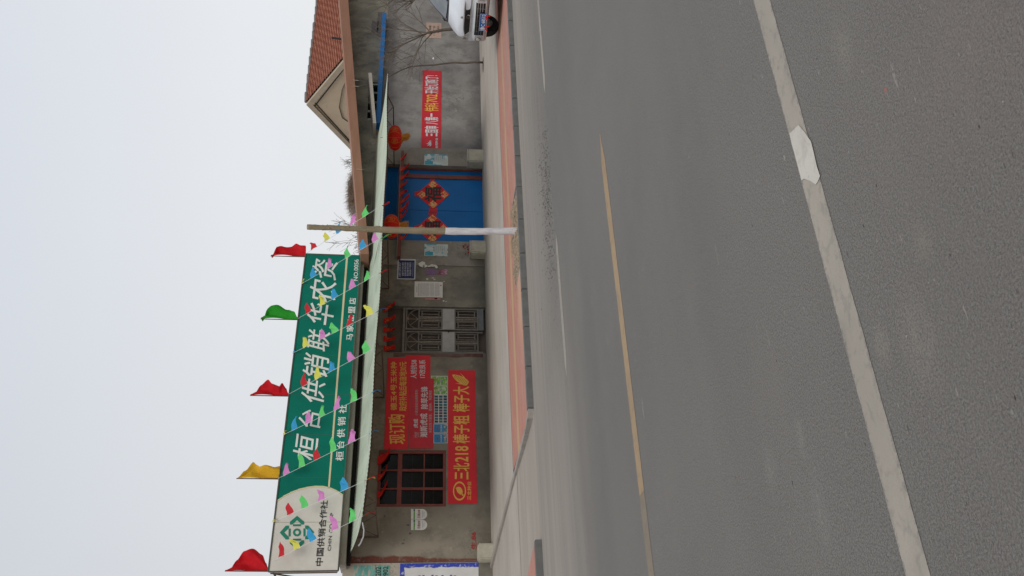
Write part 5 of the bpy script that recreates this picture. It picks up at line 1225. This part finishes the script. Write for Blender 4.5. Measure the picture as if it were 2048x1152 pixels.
def patch(nm, m_, pts, lift=.006, th=.02, par=None, cell=.03):
    """polygon in (y, z) laid on the bodywork by casting every vertex onto it"""
    bm = bmesh.new(); f_ = bm.faces.new([bm.verts.new((0, y, z)) for y, z in pts])
    y0, y1 = min(p[0] for p in pts), max(p[0] for p in pts); z0, z1 = min(p[1] for p in pts), max(p[1] for p in pts)
    k = y0+cell
    while k < y1: bmesh.ops.bisect_plane(bm, geom=bm.verts[:]+bm.edges[:]+bm.faces[:], plane_co=(0,k,0), plane_no=(0,1,0)); k += cell
    k = z0+cell
    while k < z1: bmesh.ops.bisect_plane(bm, geom=bm.verts[:]+bm.edges[:]+bm.faces[:], plane_co=(0,0,k), plane_no=(0,0,1)); k += cell
    bm.verts.ensure_lookup_table(); bm.verts.index_update()
    V = [Vector((fx(v.co.y, v.co.z)-lift, VYc+v.co.y, v.co.z)) for v in bm.verts]; F = [tuple(q.index for q in f.verts) for f in bm.faces]; bm.free()
    return MB().add(V, F).build(nm, m_, par or van, smooth=True)
# bumper
mb = MB(); vs = []; ys = [-.76+.0+1.52*i/16 for i in range(17)]
for y in ys:
    ed = max(0, abs(y)-.6)/.16; bx = VX - .07 + .16*(y/hwB)**2 + .12*ed**2
    vs += [(bx+.06, VYc+y, .38), (bx, VYc+y, .42), (bx-.005, VYc+y, .60-.0*ed), (bx+.05, VYc+y, .665), (bx+.2, VYc+y, .665), (bx+.2, VYc+y, .38)]
fs = [(6*i+k, 6*i+(k+1) % 6, 6*(i+1)+(k+1) % 6, 6*(i+1)+k) for i in range(16) for k in range(6)] + [tuple(range(6)), tuple(range(96,102))]
BMP = mat('bumper_silver', (.56,.56,.55), (.48,.48,.47), 5, .35); mb.add(vs, fs).build('bumper', BMP, van, smooth=False)
def bfx(y): return VX - .07 + .16*(y/hwB)**2 - .006
def bbox(nm, y0, y1, z0, z1, m_, t=.012, par=van, lift=0.):
    n_ = 8; vs = []
    for i in range(n_+1):
        y = y0+(y1-y0)*i/n_; x_ = bfx(y)-lift
        vs += [(x_, VYc+y, z0), (x_, VYc+y, z1), (x_+t, VYc+y, z1), (x_+t, VYc+y, z0)]
    fs = [(4*i+k, 4*i+(k+1) % 4, 4*(i+1)+(k+1) % 4, 4*(i+1)+k) for i in range(n_) for k in range(4)] + [(0,1,2,3), tuple(range(4*n_,4*n_+4))]
    return MB().add(vs, fs).build(nm, m_, par)
lg = bbox('lower_grille', -.42, .42, .44, .63, BLK, .02)
for z_ in (.485, .535, .585): bbox('grille_bar', -.42, .42, z_, z_+.014, CHR, .02, lg, .008)
for y_ in (-.3,-.15,0,.15,.3): bbox('grille_rib', y_-.004, y_+.004, .445, .625, CHR, .02, lg, .002)
for s_ in (-1, 1):
    fl_ = bbox('fog_lamp_housing', s_*.54-.09, s_*.54+.09, .47, .61, mat('housing_silver', (.42,.42,.41), None, rough=.4), .02, van, .004)
    MB().lathe([(.052,-.03),(.052,0)], (bfx(s_*.54)-.004, VYc+s_*.54, .54), 16, 'X').build('fog_lamp', CHR, fl_); MB().lathe([(.036,-.036),(.04,-.03)], (bfx(s_*.54)-.006, VYc+s_*.54, .54), 14, 'X').build('lamp_lens', LAMP, fl_)
ug = patch('upper_grille', BLK, [(-.43,.71),(.43,.71),(.51,.82),(.36,.845),(-.36,.845),(-.51,.82)], .008, .03)
patch('grille_trim', CHR, [(-.52,.82),(-.44,.705),(.44,.705),(.52,.82),(.48,.82),(.41,.73),(-.41,.73),(-.48,.82)], .016, .01, ug)
MB().lathe([(.042,-.02),(.048,-.008),(.048,0)], (fx(0,.77)-.02, VYc, .77), 16, 'X').build('badge', CHR, ug); MB().lathe([(.02,-.024),(.022,-.02)], (fx(0,.77)-.02, VYc, .77), 12, 'X').build('badge_mark', BLK, ug)
for s_ in (-1, 1):
    hl = patch('headlight', LAMP, [(s_*.50,.74),(s_*.71,.76),(s_*.735,.86),(s_*.70,.94),(s_*.62,.93),(s_*.53,.85)], .008, .04)
    MB().lathe([(.03,-.006),(.035,0)], (fx(s_*.6,.83)-.016, VYc+s_*.6, .83), 14, 'X').build('lamp_reflector', mat('reflector_dark', (.16,.16,.15), None, rough=.3), hl)
mb_ = MB().lathe([(.028,-.006),(.03,0)], (fx(0,.90)-.004, VYc, .90), 14, 'X').build('bonnet_badge', mat('badge_grey', (.3,.3,.3), None, rough=.3), van)
ws = patch('windscreen', GLS, [(-.62,1.20),(.62,1.20),(.585,1.42),(.535,1.74),(-.535,1.74),(-.585,1.42)], .006, .004)
patch('cowl', BLK, [(-.63,1.165),(.63,1.165),(.62,1.198),(-.62,1.198)], .006, .01)
patch('screen_sticker', mat('sticker_teal', (.05,.45,.38), None), [(.40,1.62),(.50,1.62),(.49,1.70),(.40,1.70)], .010, .003, ws)
for s_ in (-1, 1): MB().tube([Vector((fx(y,z)-.004, VYc+y, z)) for y, z in ((s_*.625,1.19),(s_*.59,1.42),(s_*.54,1.74))], .007, 5).build('screen_seal', BLK, van)
for y0 in (-.40, .10): MB().tube([Vector((fx(y,z)-.02, VYc+y, z)) for y, z in ((y0,1.19),(y0+.2,1.20),(y0+.45,1.215))], .006, 5).build('wiper', BLK, van)
pl = MB().box((bfx(0)-.03, VYc-.22, .40), (bfx(0)-.022, VYc+.22, .54)).build('number_plate', mat('plate_blue', (.01,.10,.34), None, rough=.4), van)
# plate lettering faces the road end (-X); reading direction runs from the wall side (+Y) to the kerb side (-Y)
vs, fs = text_mesh('鲁C·68532', .014); x0 = min(v.x for v in vs); x1 = max(v.x for v in vs); y0 = min(v.y for v in vs); y1 = max(v.y for v in vs)
MB().add([Vector((bfx(0)-.0315-v.z, VYc+.20-.40*(v.x-x0)/(x1-x0), .42+.10*(v.y-y0)/(y1-y0))) for v in vs], fs).build('plate_lettering', mat('plate_white', (.75,.78,.8), None), pl, fix=False)
mb = MB(); e0 = bfx(0)-.033
for a, b in (((-.215,.403),(.215,.407)),((-.215,.533),(.215,.537)),((-.215,.407),(-.211,.533)),((.211,.407),(.215,.533))): mb.box((e0, VYc+a[0], a[1]), (e0+.003, VYc+b[0], b[1]))
mb.build('plate_border', MC['plate_white'], pl)
def wheel(x_, y_):
    w_ = MB().lathe([(.18,-.08),(.265,-.075),(.28,-.05),(.28,.05),(.265,.075),(.18,.08)], (VX+x_, VYc+y_, SW+.28), 30, 'Y').build('wheel', TYR, van, smooth=False)
    MB().lathe([(.001,-.092),(.10,-.088),(.175,-.075),(.182,.0),(.175,.075),(.1,.088),(.001,.092)], (VX+x_, VYc+y_, SW+.28), 24, 'Y').build('rim', mat('rim_grey', (.35,.35,.36), None, rough=.4, metal=.7), w_)
for x_ in (.52, 3.05):
    for s_ in (-1, 1): wheel(x_, s_*.64)
MB().box((VX+.35, VYc-.55, .33), (VX+3.6, VYc+.55, .45)).build('underbody', BLK, van)
for s_ in (-1, 1):
    mb = MB().lathe([(.02,-.10),(.07,-.06),(.08,0),(.07,.06),(.02,.10)], (VX+.98, VYc+s_*.88, 1.18), 12); mb.build('wing_mirror', BLK, van, smooth=True)
    MB().box((VX+1.2, VYc+s_*.775-.01, 1.10), (VX+3.5, VYc+s_*.76+.01, 1.12)).build('side_trim', BLK, van)
for y_ in (.12, -.15):
    rb = thing('red_ribbon', ('red ribbon tied under the number plate on the wall side' if y_ > 0 else 'red ribbon tied under the number plate on the kerb side'), 'ribbon', (bfx(0)-.03, VYc+y_, .42))
    MB().add([(bfx(0)-.035, VYc+y_+.02, .44), (bfx(0)-.04, VYc+y_-.02, .43), (bfx(0)-.06, VYc+y_-.07, .33), (bfx(0)-.05, VYc+y_-.02, .34)], [(0,1,2,3)]).build('ribbon_tail', REDP, rb, fix=False)
    MB().add([(bfx(0)-.035, VYc+y_+.03, .43), (bfx(0)-.04, VYc+y_-.01, .43), (bfx(0)-.06, VYc+y_+.05, .37), (bfx(0)-.05, VYc+y_+.09, .39)], [(0,1,2,3)]).build('ribbon_tail', REDP, rb, fix=False)
print('pixcheck done')
